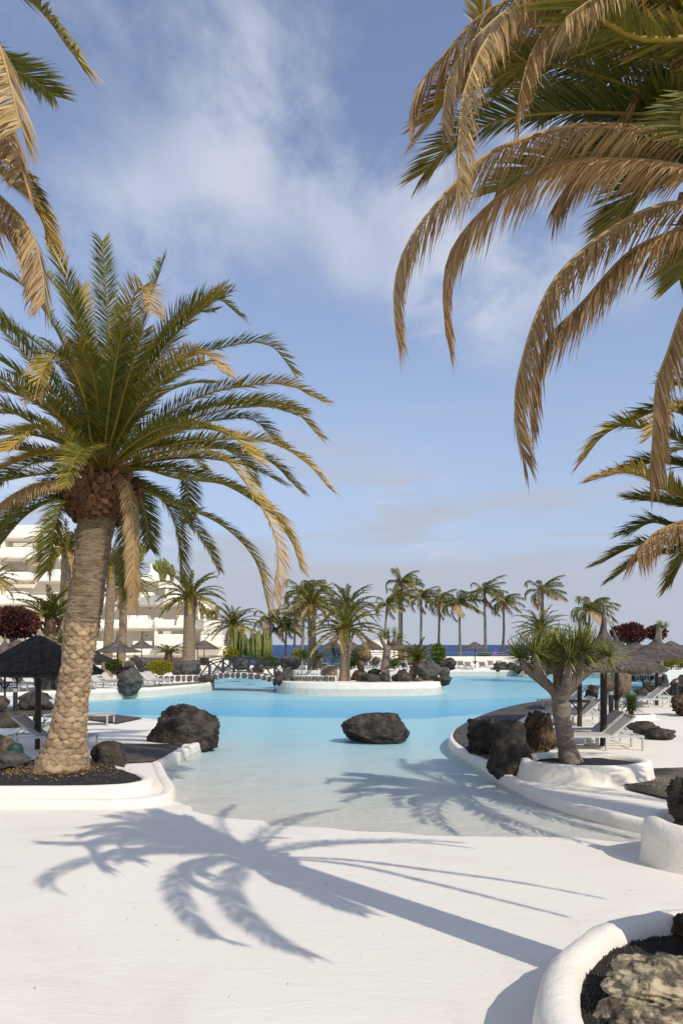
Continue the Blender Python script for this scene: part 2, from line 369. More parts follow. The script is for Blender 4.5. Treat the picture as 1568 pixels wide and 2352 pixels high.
# sea
m = bpy.data.materials.new('sea_water'); m.use_nodes = True; t = m.node_tree; b = t.nodes['Principled BSDF']
geo = N(t, 'ShaderNodeNewGeometry'); q = N(t, 'ShaderNodeMapping'); q.inputs['Scale'].default_value = (.06, .16, 1); t.links.new(geo.outputs['Position'], q.inputs[0])
fo = ramp(t, nz(t, q.outputs[0], .9, 9, .7, .5), .60, .64)
t.links.new(mixc(t, fo, (.012, .05, .15), (.75, .78, .8)), b.inputs['Base Color']); b.inputs['Roughness'].default_value = .55; b.inputs['Specular IOR Level'].default_value = .18
bp = N(t, 'ShaderNodeBump'); bp.inputs['Strength'].default_value = .9; bp.inputs['Distance'].default_value = 1.2; t.links.new(nz(t, q.outputs[0], 4, 6, .65), bp.inputs['Height']); t.links.new(bp.outputs[0], b.inputs['Normal'])
o = link('sea', mesh('sea', [(-30000, 86, -3.5), (30000, 86, -3.5), (30000, 40000, -3.5), (-30000, 40000, -3.5)], [(0, 1, 2, 3)], m)); tag(o, kind='structure')
# shore of dark rock under the sea wall
mb = MB(); k = 60
for i in range(k + 1):
    x = -130 + 260 * i / k
    mb.V += [(x, 83.9, -.02), (x, 86 + noise.noise(Vector((x * .1, 0, 0))), -1.5), (x, 89 + 2 * noise.noise(Vector((x * .13, 3, 0))), -4)]
mb.F = [(i * 3 + j, i * 3 + 3 + j, i * 3 + 4 + j, i * 3 + 1 + j) for i in range(k) for j in range(2)]
tag(mb.build('shore_ground', RK['dark']), kind='structure')

# island
def slab(name, poly, z0, z1, m, flare=.0, bev=.05):
    n = len(poly); cx = sum(p[0] for p in poly) / n; cy = sum(p[1] for p in poly) / n; V = []; prof = ((z0, flare), (z1 - bev, .0), (z1 - bev * .3, -bev * .3), (z1, -bev))
    for z, e in prof:
        for p in poly:
            d = Vector((p[0] - cx, p[1] - cy)); L = d.length; V.append((cx + d.x * (1 + e / L), cy + d.y * (1 + e / L), z))
    Fa = [(r * n + i, r * n + (i + 1) % n, (r + 1) * n + (i + 1) % n, (r + 1) * n + i) for r in range(3) for i in range(n)] + [tuple(3 * n + i for i in range(n))]
    return link(name, mesh(name, V, Fa, m, False))
IS = smooth_poly(ISL + [ISL[0]], 2)[:-1]
tag(slab('island_ground', IS, -1.6, .2, M_kerb, .25, .06), kind='structure')

# ------------------------------------------------------------------ planters
def ring_mesh(pts, zb, h, th, top=None):
    n = len(pts); V = []
    prof = ((1.55, -.3), (1.3, .0), (1.08, .2), (1.0, .6), (.82, .86), (.42, .98), (0, 1.0), (-.45, .97), (-.8, .84), (-.95, .6), (-1.0, .1))
    for i, p in enumerate(pts):
        a, b = pts[i - 1], pts[(i + 1) % n]; t = Vector((b[0] - a[0], b[1] - a[1], 0)).normalized(); nn = Vector((t.y, -t.x, 0))
        z0 = zb(p[0], p[1]) if callable(zb) else zb; zt = top if top is not None else z0 + h
        wob = 1 + .05 * noise.noise(Vector((p[0] * 2, p[1] * 2, 9)))
        for e, f in prof:
            w2 = .012 * noise.noise(Vector((p[0] * 3 + e, p[1] * 3, f * 3))) + .010 * noise.noise(Vector((p[0] * 9 + e * 2, p[1] * 9, f * 5)))
            V.append((p[0] + nn.x * (e * th * wob + w2), p[1] + nn.y * (e * th * wob + w2), z0 + (zt - z0) * f + w2 * .6))
    k = len(prof)
    return V, [(i * k + j, ((i + 1) % n) * k + j, ((i + 1) % n) * k + j + 1, i * k + j + 1) for i in range(n) for j in range(k - 1)]
def soil_part(parent, pts, zf, m, name='soil', dens=.12, amp=.02):
    xs = [p[0] for p in pts]; ys = [p[1] for p in pts]; ex = []
    x = min(xs)
    while x < max(xs):
        y = min(ys)
        while y < max(ys):
            q = (x + rnd.uniform(-.4, .4) * dens, y + rnd.uniform(-.4, .4) * dens)
            if pip(q[0], q[1], pts): ex.append(q)
            y += dens
        x += dens
    V, Fa = cdt([pts], ex); Fa = [f for f in Fa if pip(sum(V[i][0] for i in f) / 3, sum(V[i][1] for i in f) / 3, pts)]
    l = parent.location
    V = [(x - l.x, y - l.y, zf(x, y) + amp * (noise.noise(Vector((x * 3, y * 3, 1))) + .7 * noise.noise(Vector((x * 11, y * 11, 4)))) - l.z) for x, y in V]
    return link(name, mesh(name, V, Fa, m, True), parent)
def planter(label, pts, zb, h, th, zs, soilm, top=None, dens=.12, amp=.02, group=None):
    pts = smooth_poly(list(pts) + [pts[0]], 2)[:-1] if len(pts) < 40 else list(pts)
    A = sum(a[0] * b[1] - b[0] * a[1] for a, b in zip(pts, pts[1:] + pts[:1]))
    if A < 0: pts = pts[::-1]
    c = (sum(p[0] for p in pts) / len(pts), sum(p[1] for p in pts) / len(pts))
    e = empty('planter', (c[0], c[1], 0), label, 'planter', group)
    V, Fa = ring_mesh(pts, zb, h, th, top)
    V = [(x - c[0], y - c[1], z) for x, y, z in V]
    link('rim', mesh('rim', V, Fa, M_kerb, True), e)
    soil_part(e, pts, zs, soilm, dens=dens, amp=amp)
    return e
def ell(cx, cy, rx, ry, n=48, p=2.0):
    o = []
    for i in range(n):
        a = 2 * math.pi * i / n; c, s = math.cos(a), math.sin(a)
        o.append((cx + rx * math.copysign(abs(c) ** (2 / p), c), cy + ry * math.copysign(abs(s) ** (2 / p), s)))
    return o
PL = [(-13, 11.15), (-9, 11.12), (-7, 11.14), (-5, 11.12), (-4.0, 11.16), (-3.45, 11.35), (-3.3, 11.75), (-3.55, 12.3), (-4.1, 12.75), (-4.9, 13.5), (-6, 14.1), (-9, 14.4), (-13, 14.2)]
def soilL(x, y): return .13 + .13 * math.exp(-((x + 5.1) ** 2 + (y - 12.6) ** 2) / 1.4)
planter('long white plaster planter of black gravel round the thick scaly palm trunk', PL, -.01, .21, .11, soilL, M_lava, dens=.16, amp=.025)
planter('low round white planter holding the grey dragon tree by the pool wall', ell(4.62, 13.0, 1.12, .78, 60), 0.0, .34, .13, lambda x, y: .24, M_lava)
planter('white rounded planter with a tall black lava rock in it', ell(5.05, 7.95, 1.35, .78, 48), floor_z, .44, .15, lambda x, y: .33 + .02, M_lavabrown, top=.47)
planter('big curved white planter with a lichen covered boulder and cinder gravel', ell(2.5, 3.1, 1.44, 1.52, 90), floor_z, .4, .125, lambda x, y: .60, M_lava, top=.70, dens=.06, amp=.022)

# gravel garden beside the ramp
gp = [(4.9, 11.7), (5.1, 12.35), (6.2, 13.6), (8, 13.9), (30, 14.6), (30, 7.9), (7.4, 8.6), (6.6, 9.0), (5.6, 10.2)]
mb = MB(); V, Fa = cdt([gp], [(x * .5, y * .5) for x in range(9, 28) for y in range(16, 29) if pip(x * .5, y * .5, gp)])
Fa = [f for f in Fa if pip(sum(V[i][0] for i in f) / 3, sum(V[i][1] for i in f) / 3, gp)]
o = link('gravel_bed', mesh('gravel_bed', [(x, y, .035 + .02 * noise.noise(Vector((x, y, 0)))) for x, y in V], Fa, mat('gravel_mixed', (.235, .195, .14), .95, (.05, .045, .04), .35, 1.0, 60, lo=.5, hi=.62, detail=3, bdist=.04), True)); tag(o, kind='structure')
mb = MB()
for i in range(4000):
    x = rnd.uniform(4.9, 9); y = rnd.uniform(8.2, 13.8)
    if not pip(x, y, gp): continue
    s = rnd.uniform(.008, .022); z = .045
    a = rnd.uniform(0, 6.28); mb.add([(x + s * math.cos(a), y + s * math.sin(a), z - .01), (x + s * math.cos(a + 2.1), y + s * math.sin(a + 2.1), z - .01), (x + s * math.cos(a + 4.2), y + s * math.sin(a + 4.2), z - .01), (x, y, z + s * .7)], [(0, 1, 3), (1, 2, 3), (2, 0, 3)])
tag(mb.build('gravel', M_lavabrown), 'loose dark lava gravel on the garden bed beside the ramp', 'gravel', kind='stuff')
# gravel grains in the foreground planter
mb = MB()
for i in range(24000):
    a = rnd.uniform(0, 6.283); r = math.sqrt(rnd.random()); x = 2.5 + 1.36 * r * math.cos(a); y = 3.1 + 1.44 * r * math.sin(a); s = rnd.uniform(.005, .013); z = .605 + .02 * (noise.noise(Vector((x * 3, y * 3, 1))) + .7 * noise.noise(Vector((x * 11, y * 11, 4))))
    mb.add([(x + s * math.cos(a), y + s * math.sin(a), z - .01), (x + s * math.cos(a + 2.1), y + s * math.sin(a + 2.1), z - .01), (x + s * math.cos(a + 4.2), y + s * math.sin(a + 4.2), z - .01), (x, y, z + s * .8)], [(0, 1, 3), (1, 2, 3), (2, 0, 3)])
tag(mb.build('cinder_gravel', mat('cinder', (.07, .06, .048), .95, (.16, .13, .095), 40, lo=.55, hi=.75)), 'black cinder gravel filling the big curved white planter', 'gravel', kind='stuff')
mb = MB()
for i in range(170):
    x = rnd.uniform(-4, 4); y = rnd.uniform(2.6, 9.2); z = floor_z(x, y) + .004; L = rnd.uniform(.004, .018); b = rnd.uniform(0, 6.28); dx, dy = math.cos(b) * L, math.sin(b) * L
    mb.add([(x, y, z), (x + dx, y + dy, z + .002), (x + dx * .7 - dy * .3, y + dy * .7 + dx * .3, z + .005), (x - dy * .2, y + dx * .2, z + .003)], [(0, 1, 2, 3)])
tag(mb.build('leaf_debris', mat('leaf_debris', (.20, .13, .07), .9, (.07, .055, .04), 9)), 'scattered specks of dry leaf on the white beach floor', 'debris', kind='stuff')
# dry palm litter under the scaly palm
mb = MB()
for i in range(2600):
    a = rnd.uniform(0, 6.283); r = abs(rnd.gauss(0, .55)) + .3; x = -5.25 + 1.5 * r * math.cos(a); y = 12.4 + .75 * r * math.sin(a)
    if not pip(x, y, PL): continue
    z = soilL(x, y) + .03; L = rnd.uniform(.015, .05); b = rnd.uniform(0, 6.28); dx, dy = math.cos(b) * L, math.sin(b) * L
    mb.add([(x, y, z), (x + dx, y + dy, z + rnd.uniform(0, .02)), (x + dx - dy * .25, y + dy + dx * .25, z + .006)], [(0, 1, 2)])
tag(mb.build('dry_litter', mat('dry_litter', (.30, .15, .06), .9, (.45, .30, .14), 12)), 'reddish dry palm litter scattered round the scaly trunk', 'litter', kind='stuff')

# ------------------------------------------------------------------ rocks
ICO = {}
def ico(sub):
    if sub not in ICO:
        b = bmesh.new(); bmesh.ops.create_icosphere(b, subdivisions=sub, radius=1); b.verts.ensure_lookup_table()
        ICO[sub] = (np.array([v.co[:] for v in b.verts]), [tuple(v.index for v in f.verts) for f in b.faces]); b.free()
    return ICO[sub]
def rock(c, size, kind, label, seed=0, rough=.16, sub=4, rz=0, group=None, name='boulder', cuts=11, cat='boulder', tilt=0., freq=1.3, slope=0., box=1.):
    V, Fa = ico(sub); V = np.sign(V) * np.abs(V) ** box; rr = random.Random(seed * 7 + 3); r = np.ones(len(V)) * 1.12
    for _ in range(cuts):
        a = np.array([rr.gauss(0, 1), rr.gauss(0, 1), rr.gauss(0, .8)]); a /= np.linalg.norm(a); d = rr.uniform(.70, 1.0); q = V @ a
        r = np.where(q > .05, np.minimum(r, d / np.maximum(q, .05)), r)
    of = Vector((seed * 3.7, seed * 1.9, seed * .7)); o = []
    for p, k in zip(V, r):
        v = Vector(p); w_ = v + Vector((noise.noise(v * 2.1 + of), noise.noise(v * 2.1 - of), noise.noise(v * 1.7 + of * 2))) * .25
        f = noise.fractal(v * freq + of, .8, 2.1, 4) * rough * 1.1 - (1 - abs(noise.noise(w_ * 3.1 + of))) ** 4 * rough * .55 - abs(noise.noise(w_ * 6.5 + of)) * rough * .5 + noise.noise(v * 13 + of) * rough * .25 + noise.noise(v * 27 + of) * rough * .13
        o.append(p * (k + f))
    o = np.array(o); lo_, hi_ = o.min(0), o.max(0); o = (o - (lo_ + hi_) / 2) / (hi_ - lo_) * np.array(size); o[:, 2] += size[2] * slope * (o[:, 0] / size[0]) * (o[:, 2] > 0) * (o[:, 2] / size[2] * 2)
    ob = link(name, mesh(name, o, Fa, RK[kind], True), None, c, (tilt, 0, rz)); ob.data.shade_smooth()
    return tag(ob, label, cat, group)
def rockp(x0, x1, y0, y1, d, kind, label, seed, ydepth=None, **kw):
    a = P(x0, y0, d); b = P(x1, y1, d); w = b[0] - a[0]; h = a[2] - b[2]
    return rock(((a[0] + b[0]) / 2, d + (ydepth or w * .8) * .3, (a[2] + b[2]) / 2 - h * .08), (w * 1.02, ydepth or w * .8, h * 1.16), kind, label, seed, **kw)
rock((.98, 19.8, .07), (2.02, 1.2, .98), 'dark', 'long black boulder lying alone in the shallow pool water', 19, .09, 6, cuts=4, slope=.22, box=.72)
rock((-4.12, 17.9, .29), (1.93, 1.5, 1.38), 'dark', 'large rounded black boulder at the corner of the pool deck', 2, .11, 6, cuts=7)
rock((1.90, 3.58, .67), (1.24, .66, .44), 'lichen', 'pale lichen covered boulder half sunk in cinder gravel', 9, .2, 6, cuts=8)
rockp(1550, 1660, 1785, 1895, 7.8, 'dark', 'tall jagged black lava rock standing in white rounded planter', 12, .6, rough=.3, sub=5)
rockp(1560, 1640, 2110, 2185, 4.35, 'brown', 'brown rough rock at the foot of the palm in the big curved planter', 14, .35, rough=.2)
rockp(1074, 1164, 1650, 1738, 15.3, 'dark', 'dark rough boulder at the end of the curved wooden deck', 21, .9, rough=.24, sub=5)
rockp(1122, 1232, 1652, 1788, 13.1, 'dark', 'tall black boulder leaning against the dragon tree planter', 23, .8, rough=.13, sub=5)
rockp(1196, 1290, 1632, 1742, 14.3, 'brown', 'rust brown pitted boulder behind the dragon tree trunk', 26, .8, rough=.26, sub=5)
rockp(1247, 1269, 1618, 1640, 23.5, 'grey', 'small grey rock on the inner edge of the curved deck', 28, .35)
rockp(200, 279, 1704, 1772, 13.0, 'dark', 'smooth dark boulder at the back of the scaly palm planter', 31, .7, rough=.08, sub=5)
rockp(-40, 46, 1636, 1682, 20.5, 'tan', 'tan log shaped rock beside the spiky agave', 33, .7, tilt=.0)
rockp(36, 120, 1587, 1634, 25.6, 'dark', 'dark ribbed boulder behind the black bollard light', 35, 1.0)
rockp(-40, 12, 1598, 1638, 24.5, 'dark', 'dark boulder beside the black bollard light', 36, .8)
rockp(-40, 25, 1686, 1740, 13.3, 'tan', 'tan porous rock beside the green garden speaker', 37, .5, rough=.2)
rockp(-40, 64, 1728, 1768, 12.5, 'grey', 'low flat rock in the gravel beside the scaly trunk', 38, .5)
rockp(73, 130, 1547, 1588, 37.5, 'grey', 'grey boulder on the far sunbathing deck', 40, 1.0)
rockp(262, 324, 1535, 1592, 38.2, 'grey', 'tall grey boulder overhanging the edge of the far deck', 41, 1.2, rough=.2)
rockp(256, 312, 1530, 1550, 47, 'dark', 'flat dark boulder behind the far loungers', 43, 1.3)
rockp(306, 349, 1509, 1542, 50, 'grey', 'rounded grey boulder behind the yellow shrub', 44, 1.2)
rockp(386, 457, 1516, 1556, 49, 'grey', 'wide pale grey boulder beside the yellow shrub', 45, 1.8, rough=.2)
rockp(285, 310, 1516, 1534, 55, 'grey', 'small grey boulder between shrub and parasol', 46, .7)
rockp(318, 345, 1535, 1556, 47, 'dark', 'dark low boulder at the foot of the yellow shrub', 47, .8)
rockp(455, 493, 1548, 1568, 45.5, 'dark', 'dark rounded boulder at the bridge end of the far deck', 48, 1.0)
rockp(536, 578, 1505, 1536, 56, 'grey', 'grey boulder seen through the bridge railing', 49, 1.2)
rockp(578, 606, 1530, 1545, 52, 'brown', 'brown low boulder under the bridge railing', 50, .8)
for i, (x0, x1, y0, y1, d, k, lab) in enumerate([
    (642, 692, 1505, 1537, 47, 'grey', 'pale grey boulder perched at the island end of the bridge'),
    (629, 650, 1540, 1571, 43.2, 'dark', 'narrow dark rock at the island end of the bridge'),
    (646, 678, 1532, 1566, 43.6, 'grey', 'rounded rock beside the low stone wall on the island'),
    (803, 843, 1539, 1563, 44, 'brown', 'brown boulder beside the island palm trunk'),
    (816, 876, 1547, 1572, 42.3, 'dark', 'jagged black lava rock on the white island edge'),
    (843, 876, 1535, 1552, 46, 'dark', 'dark boulder behind the jagged lava on the island'),
    (868, 899, 1543, 1574, 42.4, 'dark', 'upright lava rock in front of the pale dragon tree'),
    (900, 948, 1536, 1572, 42.6, 'dark', 'deeply folded black lava rock on the island'),
    (945, 970, 1555, 1570, 42.8, 'brown', 'small brown rock at the island edge'),
    (947, 1016, 1518, 1563, 43.6, 'grey', 'largest smooth grey boulder on the island'),
    (1003, 1050, 1510, 1539, 45.5, 'dark', 'dark rock perched above the smooth grey boulder'),
    (1008, 1034, 1532, 1553, 44.5, 'grey', 'rock wedged under the perched dark rock'),
    (997, 1039, 1550, 1573, 43.0, 'dark', 'dark rock at the tip of the island touching water'),
    (955, 990, 1508, 1530, 48, 'tan', 'tan rubble rock behind the smooth grey boulder')]):
    rockp(x0, x1, y0, y1, d, k, lab, 60 + i, rough=.26 if k == 'dark' else .15, group='rocks on the island')
for i, (x0, x1, y0, y1, d, k, lab) in enumerate([
    (1437, 1516, 1658, 1690, 18.8, 'dark', 'flat dark boulder on the white floor behind the front loungers'),
    (1485, 1561, 1672, 1699, 17.9, 'dark', 'low oblong dark rock beside the flat boulder on white floor'),
    (1555, 1640, 1596, 1648, 23.6, 'brown', 'pitted brown rock standing beside the paved path'),
    (1386, 1457, 1540, 1607, 31.3, 'tan', 'large tan boulder at the water edge behind the parasols'),
    (1347, 1378, 1572, 1604, 31.2, 'dark', 'craggy black rock beside the large tan boulder'),
    (1340, 1368, 1590, 1610, 30.4, 'dark', 'smooth black rock low beside the craggy rock'),
    (1299, 1338, 1570, 1607, 30.3, 'grey', 'speckled grey boulder at the inner end of the curved deck'),
    (1458, 1490, 1580, 1600, 31, 'dark', 'dark rock between tan boulder and sun lounger'),
    (1477, 1506, 1564, 1588, 31.6, 'dark', 'dark rock behind the upright lounger back'),
    (1508, 1542, 1548, 1602, 31.4, 'dark', 'tall dark rock behind the parasol pole'),
    (1540, 1600, 1556, 1604, 31.8, 'dark', 'wide dark rock beside the second bollard light'),
    (1560, 1600, 1545, 1575, 40, 'dark', 'dark rock by the far lounger row')]):
    rockp(x0, x1, y0, y1, d, k, lab, 90 + i, rough=.2, group='rocks on the lounger terrace')
for i in range(9):
    x = 1130 + i * 15 + rnd.uniform(-3, 3); h = rnd.uniform(14, 26)
    rockp(x, x + rnd.uniform(22, 34), 1544 - h, 1546, 66 + rnd.uniform(-1, 2), 'dark', 'black lava rock in the far bank with white mortar seams', 120 + i, sub=3, rough=.28, group='lava rocks along the far pool edge')
for i in range(5):
    x = 1410 + i * 18; rockp(x, x + 26, 1538, 1562, 50 + i * .5, 'dark', 'black lava rock on the far pool bank behind the parasols', 140 + i, sub=3, rough=.28, group='lava rocks behind the parasols')

# ------------------------------------------------------------------ palms
PAL = np.array([(.050, .078, .008), (.150, .148, .018), (.42, .285, .035), (.55, .385, .175), (.36, .225, .10)])
PX = np.array([0, .35, .6, .82, 1.0])
def leafcol(x):
    x = np.clip(x, 0, 1); return np.stack([np.interp(x, PX, PAL[:, j]) for j in range(3)], -1)
def frond_geo(pts, n=90, L=.3, w=.016, vee=.5, hang=.25, dry=.1, tipdry=.3, rr=.02, seed=0, t0=.1, radial=None, side=0., jit=1., split=False, te=.5, fwd=(62, 26)):
    g = np.random.default_rng(seed); C, length = crom(pts, 26); T = np.gradient(C, axis=0); T /= np.linalg.norm(T, axis=1)[:, None]
    if radial is None:
        far = C[np.argmax(np.hypot(C[:, 0] - C[0, 0], C[:, 1] - C[0, 1]))]; radial = far - C[0]
    radial = np.array([radial[0], radial[1], 0.]); radial /= np.linalg.norm(radial) + 1e-9
    Sd = np.cross(radial, (0, 0, 1.)); V = []; Fa = []; Cc = []
    tt = t0 + (1 - t0) * np.sort((np.arange(n) + g.uniform(-.35, .35, n)) / (n - 1)); tt = np.clip(np.repeat(tt, 2), t0, 1); m = len(tt); s = np.tile([1., -1.], n)
    tt = np.clip(tt + g.uniform(-.5, .5, m) / n, 0, 1)
    f = tt * 25; i0 = np.minimum(f.astype(int), 24); fr = (f - i0)[:, None]
    p = C[i0] * (1 - fr) + C[i0 + 1] * fr; tg = T[i0] * (1 - fr) + T[i0 + 1] * fr; tg /= np.linalg.norm(tg, axis=1)[:, None]
    sd = Sd - tg * (tg @ Sd)[:, None]; sd /= np.linalg.norm(sd, axis=1)[:, None]; nn = np.cross(sd, tg)
    a = np.radians(fwd[0] + (fwd[1] - fwd[0]) * tt + g.normal(0, 7 * jit, m)); vv = vee + g.normal(0, .22 * jit, m) + side * s
    d = tg * np.cos(a)[:, None] + (sd * (s * np.cos(vv))[:, None] + nn * np.sin(vv)[:, None]) * np.sin(a)[:, None]
    env = np.interp(tt, [0, .12, .3, .55, .8, 1], [.25, .6, .95, 1.0, .5 + te * .7 if te > .5 else .85, te]); ln = L * env * g.uniform(.82, 1.12, m)
    hg = hang * g.uniform(.5, 1.5, m)
    dz = np.zeros((m, 3)); dz[:, 2] = -1
    mid = p + d * (ln * .5)[:, None] + dz * (ln * hg * .16)[:, None]; tip = p + d * (ln * (1 - hg * .12))[:, None] + dz * (ln * hg * .62)[:, None]
    wv = tg - d * (tg * d).sum(1)[:, None] + g.normal(0, .25, (m, 3)); wv /= np.linalg.norm(wv, axis=1)[:, None]; wv *= (w * g.uniform(.8, 1.2, m))[:, None]
    V = np.stack([p - wv * .35, p + wv * .35, mid - wv * .5, mid + wv * .5, tip], 1).reshape(-1, 3)
    k = np.arange(m)[:, None] * 5; F4 = (k + np.array([0, 1, 3, 2])).tolist(); F3 = (k + np.array([2, 3, 4])).tolist()
    base = dry + tipdry * tt ** 2.5 + g.normal(0, .07, m); tipb = base + .12 + .4 * (g.random(m) < .25) * (tipdry + .2)
    Cc = leafcol(np.stack([base, base, base, base, tipb], 1)).reshape(-1, 3)
    Cc = Cc * np.repeat(g.uniform(.75, 1.25, m), 5)[:, None]
    mb = MB(); rad = rr * (1 - .88 * np.linspace(0, 1, 26)) + .002
    rc = tuple(leafcol(np.array([.42 + dry * .45]))[0] * 1.0)
    mb.tube(C, list(rad), 5, True, rc)
    if split: return V, [tuple(f) for f in F4] + [tuple(f) for f in F3], Cc, mb
    kk = len(V); Vt = np.vstack([V, np.array(mb.V)]); Ft = [tuple(f) for f in F4] + [tuple(f) for f in F3] + [tuple(i + kk for i in f) for f in mb.F]
    return Vt, Ft, np.vstack([Cc, np.array(mb.C)])
def frond(parent, pts, name='frond', **kw):
    V, Fa, C, mb = frond_geo(pts, split=True, **kw); l = np.array(parent.location)
    o = link(name, mesh(name, V - l, Fa, M_frond, False, C), parent); mb.V = [tuple(np.array(p) - l) for p in mb.V]; mb.build('rachis', M_frond, o, True)
    return o
def path(H, az, e0, L, bend, r0=.12, n=9, wind=(0, 0), pw=1.3):
    p = np.array(H, float) + np.array([math.cos(az), math.sin(az), 0]) * r0; o = [p.copy()]
    for i in range(n):
        s = (i + .5) / n; e = e0 - bend * s ** pw; e = max(e, R(-88))
        d = np.array([math.cos(az) * math.cos(e) + wind[0] * s, math.sin(az) * math.cos(e) + wind[1] * s, math.sin(e)]); d /= np.linalg.norm(d)
        p = p + d * L / n; o.append(p.copy())
    return o
def pxpath(H, d0, pts, dd, r0=0.0):
    k = len(pts); o = [np.array(H, float)]
    for i, (x, y) in enumerate(pts): o.append(P(x, y, d0 + dd * ((i + 1) / k) ** 1.1))
    return o
_s = [100]
def nseed(): _s[0] += 1; return _s[0]
def boots(parent, base, H, r0, r1, n, m=None, ln=.3, name='leaf_base'):
    # overlapping stubs of cut leaf stalks under the crown
    mb = MB(); mb.box((0, 0, 0), (.16, .05, ln)); b = MB()
    V = [(-.09, -.02, 0), (.09, -.02, 0), (.09, .03, 0), (-.09, .03, 0), (-.05, .05, ln), (.05, .05, ln), (.05, .10, ln), (-.05, .10, ln)]
    me = mesh(name, V, [(0, 3, 2, 1), (4, 5, 6, 7), (0, 1, 5, 4), (1, 2, 6, 5), (2, 3, 7, 6), (3, 0, 4, 7)], m or M_boot)
    base = np.array(base); H = np.array(H); l = np.array(parent.location)
    for i in range(n):
        f = i / n; a = i * 2.39996; r = r0 + (r1 - r0) * math.sin(f * 1.7); c = base * (1 - f) + H * f + np.array([math.sin(a), -math.cos(a), 0]) * 0
        p = c + np.array([math.cos(a), math.sin(a), 0]) * r * .93
        link(name, me, parent, p - l, (rnd.uniform(-.15, .1) - .15 * f, rnd.uniform(-.2, .2), a - math.pi / 2), (rnd.uniform(.55, 1.0), rnd.uniform(.7, 1.5), rnd.uniform(.45, 1.0)))
# --- the big scaly palm
HD = 12.5
base = P(140, 1762, HD); palm = empty('date_palm', (base[0], HD, soilL(base[0], HD) - .05), 'big date palm with thick diamond scaled trunk and full olive crown', 'palm tree')
tx = [(135, 1775, 92), (140, 1761, 74), (150, 1714, 57), (158, 1670, 51), (164, 1625, 47), (177, 1525, 44), (189, 1434, 45), (204, 1332, 43), (222, 1205, 46), (226, 1185, 52), (230, 1160, 74), (233, 1138, 78), (234, 1115, 60), (235, 1090, 34)]
ax, _ = crom([P(a, b, HD) for a, b, c in tx], 140); axr = np.interp(ax[:, 2], [P(a, b, HD)[2] for a, b, c in tx], [(c - (11 if b > 1440 else 6)) * HD / F for a, b, c in tx])
l = np.array(palm.location); V = []; n = 72; Fa = []; k = len(ax)
for i, (p, r) in enumerate(zip(ax, axr)):
    up = i / (k - 1)
    for j in range(n):
        a = 2 * math.pi * j / n; q = Vector((math.cos(a) * 2.2, math.sin(a) * 2.2, p[2] * 9))
        rg = noise.noise(q * 1.6) * .028 + noise.noise(Vector((math.cos(a) * 5, math.sin(a) * 5, p[2] * 22))) * .016
        if p[2] < 3.0: rg -= .02
        V.append(p - l + np.array([math.cos(a), math.sin(a), 0]) * (r + rg))
Fa = [(i * n + j, i * n + (j + 1) % n, (i + 1) * n + (j + 1) % n, (i + 1) * n + j) for i in range(k - 1) for j in range(n)]
link('trunk', mesh('trunk', V, Fa, [M_bark, M_trunkcore], True, None, [1 if ax[i][2] < 2.85 else 0 for i in range(k - 1) for j in range(n)]), palm)
def scale_mesh(w, h, dp):
    V = []; Fa = []; nu, nv = 6, 5
    for iv in range(nv + 1):
        v = iv / nv
        for iu in range(nu + 1):
            u = iu / nu * 2 - 1; wid = .34 + .66 * (1 - abs(2 * v - .9) ** 1.7 / 1.2)
            b = dp * (1 - abs(u) ** 3) * min(1, v * 6) * max(0, 1 - v) ** .55 + .004
            V.append((u * w / 2 * wid, -b, (v - .5) * h + (.22 * u * u - .10 * (v < .1)) * h))
    for iv in range(nv):
        for iu in range(nu): q = iv * (nu + 1) + iu; Fa.append((q, q + 1, q + nu + 2, q + nu + 1))
    V = [(x, y + x * x * 1.4, z) for x, y, z in V]
    return V, Fa
sm = [mesh('leaf_scar', *scale_mesh(.245, .15, .062), M_scale, True), mesh('leaf_scar', *scale_mesh(.235, .14, .054), M_scale, True)]
z = base[2] + .02; row = 0; cnt = 0; zmax = 2.9; stuffV = MB()
zs = ax[:, 2]
while z < 4.55:
    f = (z - base[2]) / (zmax - base[2]); sp = .100 - .022 * min(f, 1) - (.035 * min(1, (z - zmax) / .7) if z > zmax else 0); nr = 9
    c = np.array([np.interp(z, zs, ax[:, j]) for j in range(3)]); r = np.interp(z, zs, axr)
    for j in range(nr):
        a = 2 * math.pi * (j + .5 * (row % 2)) / nr + rnd.uniform(-.035, .035); vis = math.sin(a) < .45
        if z < zmax and vis and cnt < 300:
            p = c + np.array([math.cos(a), math.sin(a), 0]) * (r - .03); zz = rnd.uniform(-.012, .012)
            sc = r / .29
            link('leaf_scar', sm[rnd.randrange(2)], palm, (p[0] - l[0], p[1] - l[1], z - l[2] + zz), (rnd.uniform(-.1, .12), rnd.uniform(-.07, .07), a + math.pi / 2), (sc * rnd.uniform(.95, 1.1), rnd.uniform(.7, 1.1), rnd.uniform(.95, 1.12) * (1 if z < zmax else .6))); cnt += 1
        elif z >= zmax or not vis:
            hh = min(1, .09 / .13 * (1 if z < zmax else max(.5, 1 - (z - zmax) / 1.4))); Vs, Fs = scale_mesh(.28, .13 * hh, .034 * max(.3, 1 - max(0, z - zmax) / 1.9)); M = Matrix.Rotation(a + math.pi / 2, 3, 'Z'); p = c + np.array([math.cos(a), math.sin(a), 0]) * (r - .02)
            stuffV.add([(M @ Vector(q)) + Vector((p[0], p[1], z + rnd.uniform(-.01, .01))) for q in Vs], Fs)
    z += sp; row += 1
o = stuffV.build('leaf_scars', M_bark, palm, True, world=True); o['kind'] = 'stuff'
hub = P(235, 1084, HD); boots(palm, P(226, 1204, HD), P(233, 1125, HD), .42, .70, 150)
